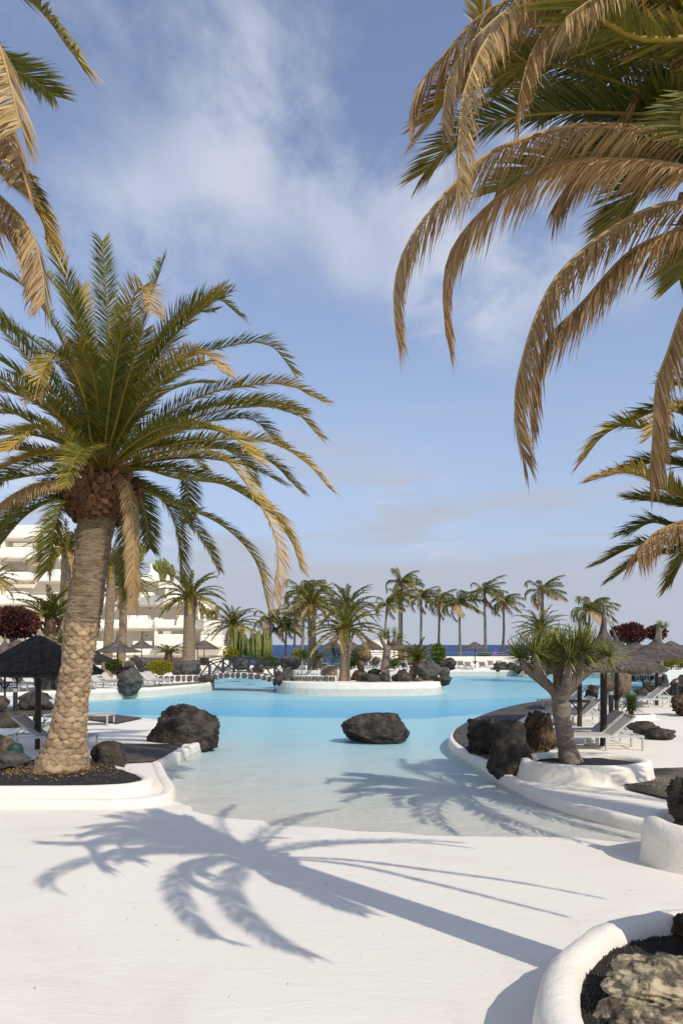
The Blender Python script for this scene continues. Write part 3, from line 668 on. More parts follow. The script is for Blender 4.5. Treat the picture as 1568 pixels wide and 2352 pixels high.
MF = [  # picture track of each frond that can be picked out, depth change to its tip, dryness
    ([(250, 940), (251, 785), (243, 660), (236, 556)], -.6, .10, .15), ([(285, 900), (330, 740), (373, 602)], .9, .08, .15), ([(265, 960), (290, 780), (308, 680), (335, 662), (352, 718)], -1.6, .22, .6),
    ([(275, 960), (325, 860), (406, 734), (488, 683), (549, 724)], -.5, .10, .2), ([(300, 940), (390, 840), (483, 805), (610, 788), (676, 856)], 1.0, .08, .3), ([(320, 1000), (420, 930), (520, 893), (650, 882), (742, 922)], -.4, .2, .55),
    ([(330, 1010), (450, 945), (559, 922), (660, 932), (734, 1003)], .5, .12, .5), ([(330, 1020), (430, 980), (508, 964), (584, 965), (637, 1016)], 1.7, .1, .2), ([(330, 1040), (457, 1012), (610, 1014), (700, 1060), (757, 1123)], -.9, .2, .55),
    ([(340, 1050), (430, 1030), (540, 1034), (620, 1060), (687, 1125)], .6, .15, .3), ([(320, 1075), (406, 1098), (533, 1118), (645, 1195), (691, 1303)], -.9, .24, .5), ([(330, 1060), (483, 1042), (565, 1110), (635, 1242), (630, 1369)], -1.5, .35, .6),
    ([(320, 1120), (406, 1158), (508, 1205), (584, 1283), (615, 1392)], -.6, .2, .5), ([(310, 1115), (370, 1145), (406, 1217), (417, 1335)], .9, .12, .2), ([(268, 1090), (292, 1110), (305, 1190), (308, 1392)], -1.2, .86, .1),
    ([(270, 1160), (286, 1230), (296, 1372)], 1.2, .15, .1), ([(180, 1120), (120, 1148), (51, 1192), (-35, 1300)], -.9, .12, .2), ([(175, 1135), (140, 1165), (122, 1232), (109, 1310)], -1.3, .12, .2), ([(180, 1105), (110, 1105), (40, 1130), (-30, 1180)], -1.5, .75, .2),
    ([(205, 1065), (152, 1010), (85, 985), (20, 1034)], -2.4, .3, .3), ([(215, 1040), (193, 912), (147, 821), (107, 836), (84, 915)], -2.2, .25, .5), ([(210, 960), (198, 800), (188, 658)], .7, .12, .45), ([(200, 960), (150, 800), (71, 673), (-20, 612)], .3, .08, .15),
    ([(215, 930), (173, 724), (107, 628)], 1.1, .08, .2), ([(190, 980), (97, 836), (-40, 690)], -.8, .10, .2), ([(275, 950), (355, 800), (420, 725), (490, 715)], 1.4, .05, .2), ([(310, 970), (406, 836), (468, 812), (515, 858)], -2.1, .3, .5),
    ([(190, 1020), (90, 930), (-60, 870)], -1.2, .15, .3), ([(180, 1040), (80, 1000), (-60, 1000)], .5, .15, .3), ([(190, 1050), (90, 1045), (-50, 1100)], -1.6, .4, .3), ([(330, 1030), (470, 1020), (554, 1050), (582, 1108)], 2.0, .1, .2), ([(310, 1080), (410, 1075), (432, 1130), (428, 1200)], 2.2, .15, .2),
    ([(265, 980), (300, 850), (330, 760)], -2.4, .15, .2), ([(300, 960), (380, 870), (470, 830)], -2.6, .18, .3), ([(230, 980), (215, 860), (180, 790)], -2.0, .15, .2), ([(320, 1030), (430, 985), (530, 1000), (590, 1060)], -2.4, .25, .4), ([(195, 1000), (120, 900), (30, 860)], 1.2, .05, .1), ([(180, 1060), (60, 1070), (-60, 1150)], 1.3, .1, .2),
    ([(215, 960), (165, 870), (60, 770), (-60, 740)], 1.6, .05, .1), ([(250, 930), (262, 800), (285, 700)], 1.8, .05, .1), ([(300, 1100), (330, 1160), (345, 1260)], 2.0, .1, .1), ([(190, 1110), (60, 1150), (-10, 1230)], 1.0, .08, .1)]
for pts, dd, dr, td in MF:
    frond(palm, pxpath(hub, HD, pts, dd), n=200, L=.47 if dr < .7 else .26, w=.019, jit=.5, vee=.42 if dr < .7 else -.4, hang=.22 if dr < .7 else .9, dry=dr + .08, tipdry=td, rr=.024, seed=nseed(), t0=.13, fwd=(60, 36), te=.68)
for i in range(26):
    az = i * 2.39996; e = R(78 - 85 * (i / 26)); frond(palm, path(hub, az, e, 4.0 * rnd.uniform(.85, 1.05), R(55 + rnd.uniform(-10, 20))), n=150, L=.47, w=.021, jit=.5, dry=.12 + .1 * rnd.random(), tipdry=.25, rr=.026, seed=nseed())
# fine dead fibre and fruit stalks at the heart of the crown
mb = MB()
for i in range(260):
    a = rnd.uniform(0, 6.28); r = rnd.uniform(.12, .5); p = hub + np.array([math.cos(a) * r, math.sin(a) * r, rnd.uniform(-.15, .25)]); d = np.array([math.cos(a), math.sin(a), rnd.uniform(-.4, 1.3)]) * rnd.uniform(.15, .45)
    mb.tube([p, p + d * .6 + (0, 0, .02), p + d + (0, 0, -.05)], [.006, .005, .002], 3, False)
mb.build('fibre', mat('palm_fibre', (.34, .22, .11), .9), palm, world=True)

def trunk_tube(parent, pts, rad, m, n=14, seg=40, rings=0, name='trunk', amp=.0):
    c, L = crom(pts, seg); r = np.interp(np.linspace(0, 1, seg), np.linspace(0, 1, len(rad)), rad)
    if rings: r = r * (1 + amp * np.sin(np.linspace(0, rings * 2 * math.pi, seg)))
    mb = MB(); mb.tube(c, list(r), n, True); return mb.build(name, m, parent, True, world=True)
# --- overhanging palm over the curved planter (its crown shades the beach)
NH = np.array([2.40, 3.92, 5.12]); npalm = empty('date_palm', (2.40, 3.92, .56), 'overhanging date palm with dry tan fronds rooted in the big curved planter', 'palm tree')
trunk_tube(npalm, [(2.42, 3.92, .4), (2.43, 3.92, 1.5), (2.42, 3.92, 3.2), (2.40, 3.92, 4.6), (2.40, 3.92, 5.05)], [.30, .215, .21, .22, .2], M_bark, 22, 90, 34, amp=.03)
boots(npalm, (2.4, 3.92, 4.6), (2.4, 3.92, 5.1), .22, .32, 36, ln=.22)
NF = [([(1640, 60), (1500, -90), (1330, -75), (1200, -10), (1133, 67), (1097, 126), (1062, 225), (1053, 330), (1052, 423)], -.55, .80, .05), ([(1600, 40), (1450, -60), (1270, -30), (1178, 13), (1088, 90), (1029, 180), (1016, 290)], -.25, .84, .1),
      ([(1600, 80), (1400, -20), (1200, -10), (1097, 40), (1020, 125), (962, 193), (942, 256)], .15, .9, .1), ([(1568, 263), (1448, 202), (1358, 169), (1268, 148), (1160, 150), (1050, 200), (975, 280)], .35, .2, .45),
      ([(1568, 283), (1403, 259), (1268, 259), (1155, 274), (1043, 324), (975, 395)], .7, .08, .35), ([(1568, 317), (1448, 292), (1335, 288), (1245, 306), (1110, 360), (998, 472), (930, 571), (905, 664), (910, 768)], -.1, .92, .05),
      ([(1568, 385), (1448, 369), (1290, 373), (1178, 427), (1088, 504), (1034, 580), (1018, 664), (1024, 770)], .2, .93, .05), ([(1568, 360), (1400, 345), (1290, 362), (1191, 400), (1140, 440)], .9, .12, .3), ([(1600, 385), (1493, 418), (1439, 472), (1409, 515)], .6, .15, .3),
      ([(1568, 465), (1503, 476), (1408, 522), (1294, 617), (1237, 712), (1199, 827), (1182, 922), (1198, 1040)], -.1, .93, .05), ([(1568, 522), (1446, 579), (1332, 701), (1256, 781), (1222, 876), (1216, 952)], .15, .95, .05), ([(1680, 560), (1580, 690), (1534, 808), (1507, 884), (1499, 998), (1492, 1078)], .1, .92, .05),
      ([(1600, 130), (1420, 40), (1250, 20), (1130, 90)], .8, .1, .2), ([(1600, 170), (1420, 90), (1280, 90), (1150, 180)], 1.1, .06, .2), ([(1600, 230), (1450, 170), (1330, 200), (1240, 270)], 1.3, .06, .2), ([(1640, 160), (1560, 60), (1440, 40), (1330, 120)], 1.0, .06, .15),
      ([(1650, 240), (1560, 200), (1460, 230), (1380, 320)], 1.2, .06, .2), ([(1640, 100), (1520, -40), (1420, -40), (1300, 40)], -.7, .78, .05), ([(1620, 330), (1520, 300), (1400, 320), (1300, 400)], 1.4, .1, .2), ([(1640, 280), (1500, 250), (1380, 240), (1260, 220)], 1.3, .05, .2),
      ([(1660, 120), (1560, 0), (1430, -30), (1290, 30), (1220, 120), (1190, 230)], -.2, .82, .05), ([(1690, 230), (1600, 180), (1500, 190), (1430, 260)], .2, .78, .1),
      ([(1650, 330), (1540, 330), (1420, 340), (1330, 390), (1280, 460)], .4, .85, .05), ([(1640, 210), (1500, 130), (1380, 110), (1250, 130), (1130, 200)], .6, .12, .3), ([(1660, 300), (1560, 280), (1460, 300), (1380, 380)], .9, .1, .2), ([(1700, 480), (1600, 560), (1560, 640)], .8, .15, .2)]
for pts, dd, dr, td in NF:
    dryf = dr > .7
    frond(npalm, pxpath(NH, 3.92, pts, dd), n=200, L=.27 if dryf else .33, w=.013 if dryf else .014, jit=.4 if dryf else .4, vee=-.5 if dryf else .3, hang=.6 if dryf else .2, dry=dr, tipdry=td, rr=.018, seed=nseed(), t0=.16, fwd=(62, 30), te=.7)
# fronds that reach out over the beach towards the sun
def from_shade(pts, h0, h1):
    k = len(pts); o = [NH]
    for i, (x, y) in enumerate(pts):
        q = G(x, y, .3)
        for _ in range(3): q = G(x, y, floor_z(q[0], q[1]))
        f = (i + 1) / k; h = h0 + (h1 - h0) * f ** 1.6; t_ = (h - q[2]) / math.tan(SUN_EL); o.append(np.array([q[0] + SX * t_, q[1] + SY * t_, h]))
    return o
for pts, h0, h1 in (([(520, 1965), (440, 1990), (408, 2030), (425, 2085), (475, 2140), (532, 2162)], 5.35, 3.9), ([(565, 1985), (525, 2030), (545, 2085), (620, 2150), (714, 2196)], 5.4, 3.9), ([(480, 1955), (350, 1957), (220, 1972), (140, 1998), (108, 2024), (140, 2046)], 5.7, 5.4),
                    ([(650, 2000), (740, 2055), (835, 2096)], 5.3, 4.2), ([(800, 1975), (1000, 2000), (1180, 2025), (1380, 2062)], 5.2, 4.0), ([(800, 1985), (1000, 2030), (1180, 2075), (1300, 2105)], 5.2, 4.2), ([(470, 1940), (330, 1935), (180, 1937), (90, 1935)], 5.8, 6.2), ([(520, 1930), (420, 1905), (300, 1890), (190, 1900)], 5.9, 6.4)):
    thin = pts[0][0] >= 800
    frond(npalm, from_shade(pts, h0, h1), n=120, L=.1 if thin else .34, w=.022, vee=.15, hang=.15, dry=.25, tipdry=.3, rr=.02, seed=nseed(), jit=.25, fwd=(50, 30))
for i in range(34):
    az = 1.2 + i * 2.39996; e = R(80 - 105 * (i / 34)); f = path(NH, az, e, 2.7 * rnd.uniform(.85, 1.1), R(62 + rnd.uniform(-12, 18)))
    t = f[-1]; px = CX + t[0] / max(t[1], .3) * F
    if t[1] > 2.6 and px < (1560 if e < R(60) else 1250): continue          # the fronds that hang over the water are the ones built above
    if math.hypot(t[0], t[1]) < 1.1 and t[2] < 4: continue
    q = t[2] / math.tan(SUN_EL); sxy = (t[0] - SX * q, t[1] - SY * q)
    if sxy[1] < 8.3 and sxy[0] < 2.6: continue
    frond(npalm, f, n=90, L=.28, w=.016, dry=.08 if i < 22 else .6, tipdry=.3, rr=.022, seed=nseed())
# --- palm beyond the frame whose fronds enter beside it
LH = P(-330, 130, 4.5); lp = empty('date_palm', (LH[0], LH[1], 0.3), 'date palm whose tan and green frond tips hang over the sky above the scaly palm', 'palm tree')
trunk_tube(lp, [(LH[0], LH[1], .2), (LH[0], LH[1], 3), (LH[0], LH[1], LH[2] - .05)], [.34, .26, .24], M_bark, 18, 70, 26, amp=.03)
LF = [([(-180, -60), (-60, -80), (20, -40), (75, 0), (120, 54), (159, 111), (180, 136)], -.3, .15, .35), ([(-200, -20), (-80, 10), (-10, 90), (18, 168), (35, 239), (48, 292)], -.8, .80, .05), ([(-160, 60), (-20, 140), (60, 172), (125, 221)], .9, .08, .25), ([(-180, 60), (-50, 170), (5, 245), (30, 305), (52, 392)], -.4, .84, .05),
      ([(-180, 150), (-50, 290), (20, 372), (75, 440), (117, 535)], .2, .15, .35), ([(-180, 170), (-60, 330), (10, 405), (62, 445), (96, 503), (110, 550)], .0, .4, .3), ([(-170, 230), (-60, 390), (0, 450), (48, 497), (80, 551), (98, 629), (103, 692)], -.2, .86, .05), ([(-160, 280), (-60, 450), (10, 512), (58, 552), (76, 599), (84, 655)], .1, .9, .05)]
for pts, dd, dr, td in LF:
    dryf = dr > .7
    frond(lp, pxpath(LH, 4.5, pts, dd), n=190, L=.29, w=.014, jit=.5, vee=-.4 if dryf else .3, hang=.4 if dryf else .2, dry=dr, tipdry=td, rr=.018, seed=nseed(), t0=.16, fwd=(60, 36), te=.75)
for i in range(16):
    az = 2.0 + (i % 8) * .33; e = R(75 - 80 * (i / 16)); frond(lp, path(LH, az, e, 2.6, R(60)), n=70, L=.30, w=.018, dry=.1, rr=.022, seed=nseed())
# --- palm at the terrace edge, its crown entering beside the lounger terrace
RH = P(1725, 1150, 9.0); rp = empty('date_palm', (RH[0], 9.0, .03), 'date palm growing from the gravel bed, crown leaning over the dragon tree', 'palm tree')
trunk_tube(rp, [(RH[0] + .1, 9, -.05), (RH[0] + .05, 9, 2), (RH[0], 9, RH[2] - .05)], [.42, .31, .3], M_bark, 18, 70, 26, amp=.03)
RF = [([(1640, 1060), (1568, 1017), (1484, 985), (1427, 977), (1378, 1006), (1344, 1050)], .2, .15, .5), ([(1650, 1090), (1568, 1070), (1500, 1062), (1446, 1076)], .6, .08, .2), ([(1660, 1160), (1568, 1143), (1503, 1105), (1439, 1084), (1376, 1097)], -.4, .3, .5), ([(1660, 1170), (1568, 1162), (1503, 1151), (1454, 1147)], .6, .15, .4),
      ([(1650, 1160), (1568, 1195), (1503, 1223), (1462, 1272)], -.5, .9, .1), ([(1660, 1190), (1568, 1245), (1465, 1252), (1384, 1290)], .2, .1, .2), ([(1660, 1200), (1568, 1262), (1480, 1278), (1414, 1324)], .5, .1, .2), ([(1640, 1030), (1568, 952), (1500, 945), (1440, 974)], .6, .1, .3), ([(1680, 1000), (1600, 900), (1530, 880)], .3, .1, .2),
      ([(1650, 1180), (1580, 1260), (1545, 1330)], .6, .2, .3), ([(1680, 1020), (1620, 930), (1545, 940), (1510, 990)], -.8, .4, .4), ([(1660, 1190), (1570, 1215), (1500, 1200), (1440, 1225)], 1.2, .1, .2)]
for pts, dd, dr, td in RF:
    frond(rp, pxpath(RH, 9.0, pts, dd), n=150, L=.44, w=.024, jit=.6, vee=.4 if dr < .7 else -.4, hang=.25 if dr < .7 else .7, dry=dr, tipdry=td, rr=.022, seed=nseed(), fwd=(60, 34), te=.7)
for i in range(44):
    az = .3 + i * 2.39996; e = R(80 - 105 * (i / 44)); f = path(RH, az, e, 2.9 * rnd.uniform(.9, 1.1), R(60 + rnd.uniform(-10, 20)))
    t = f[-1]
    if CX + t[0] / t[1] * F < 1500: continue
    frond(rp, f, n=70, L=.40, w=.024, dry=.1 if i < 30 else .5, rr=.026, seed=nseed())
# --- shared crowns for the palms farther off
def crown_set(nf, L, kind, seed):
    g = random.Random(seed); o = []
    for i in range(nf):
        az = i * 2.39996 + g.uniform(-.2, .2); f = i / nf
        if kind == 'coco':
            e = R(80 - 100 * f); pts = path((0, 0, 0), az, e, L * g.uniform(.8, 1.1), R(80 + g.uniform(-20, 25)), .05, wind=(1.0, -.1)); kw = dict(n=46, L=L * .24, w=.055, vee=-.2, hang=.9, dry=.04 + (.72 if f > .8 else .18 * g.random()), tipdry=.2, rr=.035, fwd=(60, 30))
        elif kind == 'small':
            e = R(80 - 65 * f); pts = path((0, 0, 0), az, e, L * g.uniform(.85, 1.1), R(55 + g.uniform(-10, 25)), .05); kw = dict(n=50, L=L * .17, w=.045, vee=.4, hang=.2, dry=.16 + .14 * g.random(), tipdry=.15, rr=.02)
        else:
            e = R(82 - 108 * f); pts = path((0, 0, 0), az, e, L * g.uniform(.85, 1.08), R(62 + g.uniform(-12, 25) - 20 * f), .12); kw = dict(n=54, L=L * .13, w=.05, vee=.45, hang=.25, dry=(.10 + .15 * g.random()) + (.25 if f > .7 else 0) + (.35 if f > .92 else 0), tipdry=.25, rr=.04)
        V, Fa, C = frond_geo(pts, seed=seed * 100 + i, **kw); o.append(mesh('frond', V, Fa, M_frond, False, C))
    return o
CR = {'date': [crown_set(44, 3.0, 'date', 1), crown_set(40, 3.0, 'date', 2)], 'coco': [crown_set(16, 2.6, 'coco', 3), crown_set(18, 2.6, 'coco', 4), crown_set(15, 2.5, 'coco', 8)], 'small': [crown_set(30, 2.2, 'small', 5)]}
def far_palm(kind, hpx, hpy, bpx, d, r, label, scale=1.0, gz=0.0, group=None, bootn=0, frac=1.0, lean=0., cut=None, name=None, m=None):
    if kind == 'coco': hpy -= 7
    H = P(hpx, hpy, d); B = np.array([(bpx - CX) * d / F, d, gz])
    e = empty(name or {'date': 'date_palm', 'coco': 'coconut_palm', 'small': 'young_palm'}[kind], (B[0], B[1], gz), label, 'palm tree', group)
    mid = (B + H) / 2 + np.array([lean, 0, 0])
    trunk_tube(e, [B - (0, 0, .3), B * .75 + H * .25 + (lean * .7, 0, 0), mid, B * .2 + H * .8 + (lean * .5, 0, 0), H], [r * 1.35, r * 1.02, r * .95, r * .95, r * 1.05] if kind != 'coco' else [r * 1.5, r, r * .85, r * .78, r * .75], m or (M_coco if kind == 'coco' else M_bark), 12, 60 if d < 60 else 40, 18, amp=.035)
    if bootn:
        boots(e, H - (0, 0, .8 * scale), H, r * 1.1, r * 1.9, bootn, ln=.4 * scale)
    s = CR[kind][rnd.randrange(len(CR[kind]))]; rz0 = rnd.uniform(0, 6.28) if kind != 'coco' else rnd.uniform(-.5, .5)
    for i, me in enumerate(s):
        if i / len(s) > frac: break
        link('frond', me, e, H - B, (rnd.uniform(-.06, .06), rnd.uniform(-.06, .06), rz0), scale * rnd.uniform(.92, 1.08))
    return e
gr = 'coconut palms along the sea wall'
far_palm('coco', 889, 1398, 886, 84, .17, 'coconut palm with leaning trunk above the pale dragon tree', 1.0, group=gr, lean=-.2)
far_palm('coco', 915, 1378, 908, 86, .17, 'coconut palm beside the tallest one in the sea wall row', 1.0, group=gr, lean=.3)
far_palm('coco', 922, 1345, 921, 88, .18, 'tallest coconut palm of the cluster behind the island', 1.25, group=gr)
far_palm('coco', 967, 1381, 966, 86, .17, 'coconut palm rising behind the small bushy island palm', 1.1, group=gr)
far_palm('coco', 1009, 1388, 1006, 86, .17, 'coconut palm with brown lower fronds beyond the smooth grey boulder', 1.1, group=gr)
far_palm('coco', 1054, 1393, 1057, 84, .18, 'coconut palm just short of the lone sea wall parasol', 1.25, group=gr)
far_palm('coco', 1112, 1366, 1115, 84, .2, 'tall coconut palm standing close beside the lone sea wall parasol', 1.15, group=gr)
far_palm('coco', 1155, 1390, 1148, 84, .18, 'slender coconut palm with curved trunk next to the purple sail', 1.05, group=gr, lean=.25)
far_palm('coco', 1245, 1365, 1246, 80, .2, 'windswept coconut palm rising behind the stout date palm', 1.25, group=gr)
far_palm('coco', 1353, 1408, 1350, 70, .18, 'coconut palm rising behind the tall thatched spires', 1.15, group=gr)
far_palm('coco', 621, 1432, 618, 86, .16, 'coconut palm beside the candelabra cactus hedge', 1.2, group=gr)
far_palm('coco', 657, 1450, 655, 86, .16, 'short coconut palm by the sea beyond the bridge', 1.05, group=gr)
far_palm('coco', 678, 1423, 675, 85, .16, 'coconut palm with dense dark crown beyond the bridge', 1.1, group=gr)
far_palm('coco', 697, 1370, 690, 80, .2, 'tall coconut palm with ringed trunk above the island shrubs', 1.45, group=gr, lean=.15)
far_palm('date', 536, 1437, 532, 70, .32, 'dark date palm behind the candelabra cactus hedge', 1.05)
far_palm('date', 715, 1390, 718, 66, .42, 'date palm with thick pale trunk beside the tall coconut palm', 1.0, bootn=20)
far_palm('date', 797, 1398, 797, 62, .36, 'dark date palm hidden behind the island palm crown', 1.1)
far_palm('date', 793, 1446, 791, 43.6, .33, 'spreading date palm with dark trunk on the white island', .95, gz=.2, bootn=16)
far_palm('small', 957, 1520, 943, 45, .3, 'small bushy palm among boulders on the island', .85, gz=.2, bootn=14)
far_palm('date', 1240, 1448, 1242, 56, .32, 'stout date palm with skirt of brown fronds beyond the dragon tree', .85)
far_palm('date', 437, 1372, 432, 62, .56, 'date palm with pale thick trunk in front of the white hotel', 1.15, bootn=24)
far_palm('date', 156, 1262, 147, 46, .36, 'slim ringed palm with broad crown close behind the scaly palm', .95, lean=-.1, bootn=12)
far_palm('date', 258, 1300, 245, 52, .36, 'slim palm trunk with pineapple shaped crown base beside the hotel', .9, bootn=30)
far_palm('date', 284, 1342, 276, 56, .34, 'slim palm with drooping crown in front of hotel balconies', .95, lean=.1, bootn=10)
far_palm('date', -14, 1330, -20, 56, .34, 'palm whose frond tips cross the upper hotel terraces', .75)
far_palm('small', 116, 1424, 112, 40, .32, 'feathery palm with shaggy dark trunk beside the red leaved shrub', 1.15, bootn=40, frac=.9)
far_palm('small', 150, 1480, 150, 36, .12, 'low yellow green palm tucked behind the dark parasol', .5)

# ------------------------------------------------------------------ dragon trees, yuccas, agaves, cycads
def rosette_geo(n, L, w, seed, up=.35, cols=((.07, .095, .014), (.23, .235, .04), (.48, .44, .12)), droop=.10, elo=-35, ehi=85, bend=1.0):
    g = random.Random(seed); mb = MB()
    for i in range(n):
        f = i / n; az = i * 2.39996 + g.uniform(-.2, .2); e = R(ehi - (ehi - elo) * f ** .85 + g.uniform(-8, 8)); l = L * g.uniform(.75, 1.1); rad = Vector((math.cos(az), math.sin(az), 0)); sd = Vector((-rad.y, rad.x, 0))
        p = rad * .02; pts = []
        for k in range(4):
            d = rad * math.cos(e) + Vector((0, 0, math.sin(e))); pts.append(p.copy()); p = p + d * l / 3; e -= R(droop * 60 * bend * (1 if k else .4))
        q = g.random(); c = mix3(cols[0], cols[1], q) if g.random() < .7 else mix3(cols[1], cols[2], q)
        ww = w * g.uniform(.8, 1.15); V = []
        for k, s in zip(pts[:3], (.7, 1., .75)): V += [k - sd * ww * s / 2, k + sd * ww * s / 2]
        V.append(pts[3]); mb.add(V, [(0, 1, 3, 2), (2, 3, 5, 4), (4, 5, 6)], c)
    return mb
def dragon_tree(label, d, trunk, branches, ros, nleaf, L, w, zs, rscale=1.0, ridge=True):
    b = P(trunk[0][0], trunk[0][1], d); e = empty('dragon_tree', (b[0], d, zs - .03), label, 'tree'); mb = MB()
    def limb(pts, seed):
        P3 = [P(x, y, d + q) for x, y, r, q in pts]; c, Ln = crom(P3, max(10, int(6 * len(pts)))); rr = np.interp(np.linspace(0, 1, len(c)), np.linspace(0, 1, len(pts)), [r * d / F * (.78 if seed > 1 else 1) for x, y, r, q in pts])
        rr = rr * (1 + .035 * np.sin(np.linspace(0, Ln * 34, len(c)))); mb.tube(c, list(rr), 16, True, jit=.03, seed=seed)
    limb([(x, y, r, 0) for x, y, r in trunk], 1)
    for i, br in enumerate(branches): limb(br, i + 2)
    o = mb.build('trunk', M_dragon, e, True, world=True)
    md = o.modifiers.new('blend', 'REMESH'); md.mode = 'VOXEL'; md.voxel_size = .016 * rscale; md.use_smooth_shade = True
    ms = o.modifiers.new('soften', 'SMOOTH'); ms.factor = .5; ms.iterations = 3
    V = [rosette_geo(nleaf, L, w, s).me('leaf_rosette', M_blade) for s in range(4)]
    for i, (x, y, q, tx_, ty_, sc) in enumerate(ros):
        link('leaf_rosette', V[i % 4], e, P(x, y, d + q) - np.array(e.location), (tx_, ty_, rnd.uniform(0, 6)), sc)
    return e
D = 13.2
dragon_tree('grey dragon tree with swollen forked trunk and spiky leaf rosettes', D, [(1312, 1756, 28), (1304, 1730, 22), (1296, 1690, 20), (1290, 1650, 19), (1286, 1615, 20), (1284, 1596, 18)],
    [[(1285, 1604, 20, 0), (1268, 1584, 15, -.05), (1240, 1560, 15, -.1), (1220, 1545, 14, -.15), (1205, 1530, 11, -.2), (1194, 1512, 8, -.2)], [(1245, 1562, 13, -.1), (1236, 1540, 11, -.25), (1230, 1520, 10, -.3), (1226, 1502, 7, -.3)],
     [(1284, 1600, 19, .1), (1281, 1568, 15, .15), (1281, 1542, 16, .2), (1270, 1522, 11, .25), (1262, 1504, 7, .3)], [(1281, 1545, 14, .2), (1290, 1524, 11, .2), (1292, 1500, 7, .2)],
     [(1286, 1602, 20, -.1), (1297, 1580, 15, -.25), (1302, 1558, 14, -.35), (1304, 1540, 10, -.4), (1306, 1520, 7, -.4)], [(1288, 1602, 21, 0), (1310, 1574, 18, -.1), (1330, 1554, 17, -.1), (1350, 1540, 14, -.15), (1374, 1527, 11, -.2), (1397, 1510, 6, -.2)],
     [(1322, 1560, 15, -.1), (1328, 1538, 12, -.15), (1334, 1518, 10, -.2), (1337, 1500, 7, -.2)], [(1335, 1552, 14, .1), (1345, 1530, 12, .3), (1352, 1508, 7, .4)], [(1281, 1550, 12, .3), (1262, 1530, 10, .55), (1250, 1505, 7, .6)]],
    [(1193, 1510, -.2, 0, -.6, .85), (1225, 1498, -.3, .15, -.25, 1.1), (1262, 1500, .3, 0, -.1, 1.05), (1292, 1496, .2, 0, 0, 1.1), (1306, 1516, -.4, .2, 0, .8), (1398, 1508, -.2, .1, .7, .95), (1337, 1494, -.2, .15, .1, 1.2), (1352, 1504, .4, 0, .3, 1.05), (1250, 1500, .6, -.1, -.3, 1.1),
     (1275, 1490, .6, -.2, 0, 1.1), (1320, 1488, .5, -.1, .1, 1.15), (1205, 1508, .25, 0, -.5, .9), (1375, 1512, .35, 0, .5, .85), (1310, 1500, .1, 0, .1, 1.1), (1240, 1512, -.1, .2, -.2, .9)], 85, .56, .026, .24)
dragon_tree('pale dragon tree with sparse rosettes on the island', 45.5, [(884, 1556, 11), (884, 1530, 10), (887, 1505, 9), (889, 1488, 9)],
    [[(889, 1492, 8, 0), (880, 1478, 6, 0), (874, 1466, 5, 0)], [(889, 1490, 8, 0), (898, 1482, 6, .1), (912, 1474, 5, .1), (920, 1466, 4, .1)], [(889, 1490, 7, 0), (892, 1474, 5, .3), (890, 1460, 4, .3)], [(898, 1482, 5, 0), (904, 1470, 4, -.3), (906, 1458, 3, -.3)]],
    [(873, 1463, 0, 0, -.3, .8), (920, 1464, .1, 0, .4, .8), (890, 1458, .3, 0, 0, .8), (906, 1456, -.3, 0, .1, .8), (882, 1462, .5, 0, -.1, .8), (914, 1470, .6, 0, .3, .7)], 50, .75, .06, .2, 3.0)
dragon_tree('tall slim dragon tree with a small tuft above the far parasols', 42, [(1518, 1548, 5), (1517, 1520, 4.5), (1516, 1490, 4.5), (1514, 1450, 4), (1512, 1440, 3.5)],
    [[(1513, 1452, 3.5, 0), (1520, 1446, 3, 0), (1528, 1438, 2.5, 0)]], [(1510, 1436, 0, 0, -.2, .75), (1528, 1436, 0, 0, .4, .6), (1516, 1434, .2, 0, 0, .7)], 46, .5, .04, 0, 2.5)
def plant(name, label, loc, mb, cat='plant', group=None, m=None):
    e = empty(name, loc, label, cat, group); mb.build('leaves', m or M_blade, e); return e
AG = ((.06, .12, .035), (.12, .20, .06), (.22, .28, .10))
a = G(82, 1672); plant('agave', 'spiky green agave on the white floor beside the tan rock', (a[0], a[1], -.02), rosette_geo(30, .62, .11, 3, cols=AG, droop=.12, elo=5))
def yucca(label, x, y, d, h, n, L):
    p = P(x, y, d); e = empty('yucca', p, label, 'plant'); mb = MB()
    for i in range(3):
        q = (rnd.uniform(-.15, .15) * h, rnd.uniform(-.1, .1), h * rnd.uniform(.3, .55)); mb.tube([(q[0] * .3, q[1] * .3, -.1), (q[0] * .7, q[1], q[2] * .6), q], [.06, .05, .045], 7)
        link('leaf_rosette', rosette_geo(n, L, .04, 40 + i, cols=((.03, .065, .012), (.09, .13, .03), (.2, .22, .06)), elo=-40).me('leaf_rosette', M_blade), e, q)
    mb.build('stem', M_coco, e, True)
yucca('green yucca clump in a low round planter beside a bollard light', 1449, 1646, 23.2, 1.0, 60, .55)
planter('small low round white planter holding the green yucca clump', ell((1449 - CX) * 23.2 / F, 23.2, .68, .5, 40), 0, .16, .09, lambda x, y: .1, M_lava)
yucca('fan leaved yucca under the sea view parasols on the far terrace', 770, 1522, 66, 2.2, 70, 1.3)
yucca('yucca beside the pale boulder at the island end of bridge', 700, 1526, 52, 1.6, 60, .9)
def cycad(label, x, ytop, yb, d, sc):
    H = P(x, ytop, d); B = P(x, yb, d); e = empty('cycad', B, label, 'plant'); mb = MB(); mb.tube([B - (0, 0, .2), (B + H) / 2, H], [.28 * sc, .3 * sc, .22 * sc], 10, True, jit=.1); mb.build('trunk', M_trunkcore, e, world=True)
    for i in range(22): 
        az = i * 2.39996; V, Fa, C = frond_geo(path((0, 0, 0), az, R(50 - 45 * (i / 22)), 1.15 * sc, R(40), .05), n=26, L=.2 * sc, w=.05, dry=.06, tipdry=.1, rr=.02, seed=nseed()); link('frond', mesh('frond', V, Fa, M_frond, False, C), e, H - B)
cycad('cycad with short stout trunk in front of the white hotel', 387, 1499, 1524, 53, 1.15)
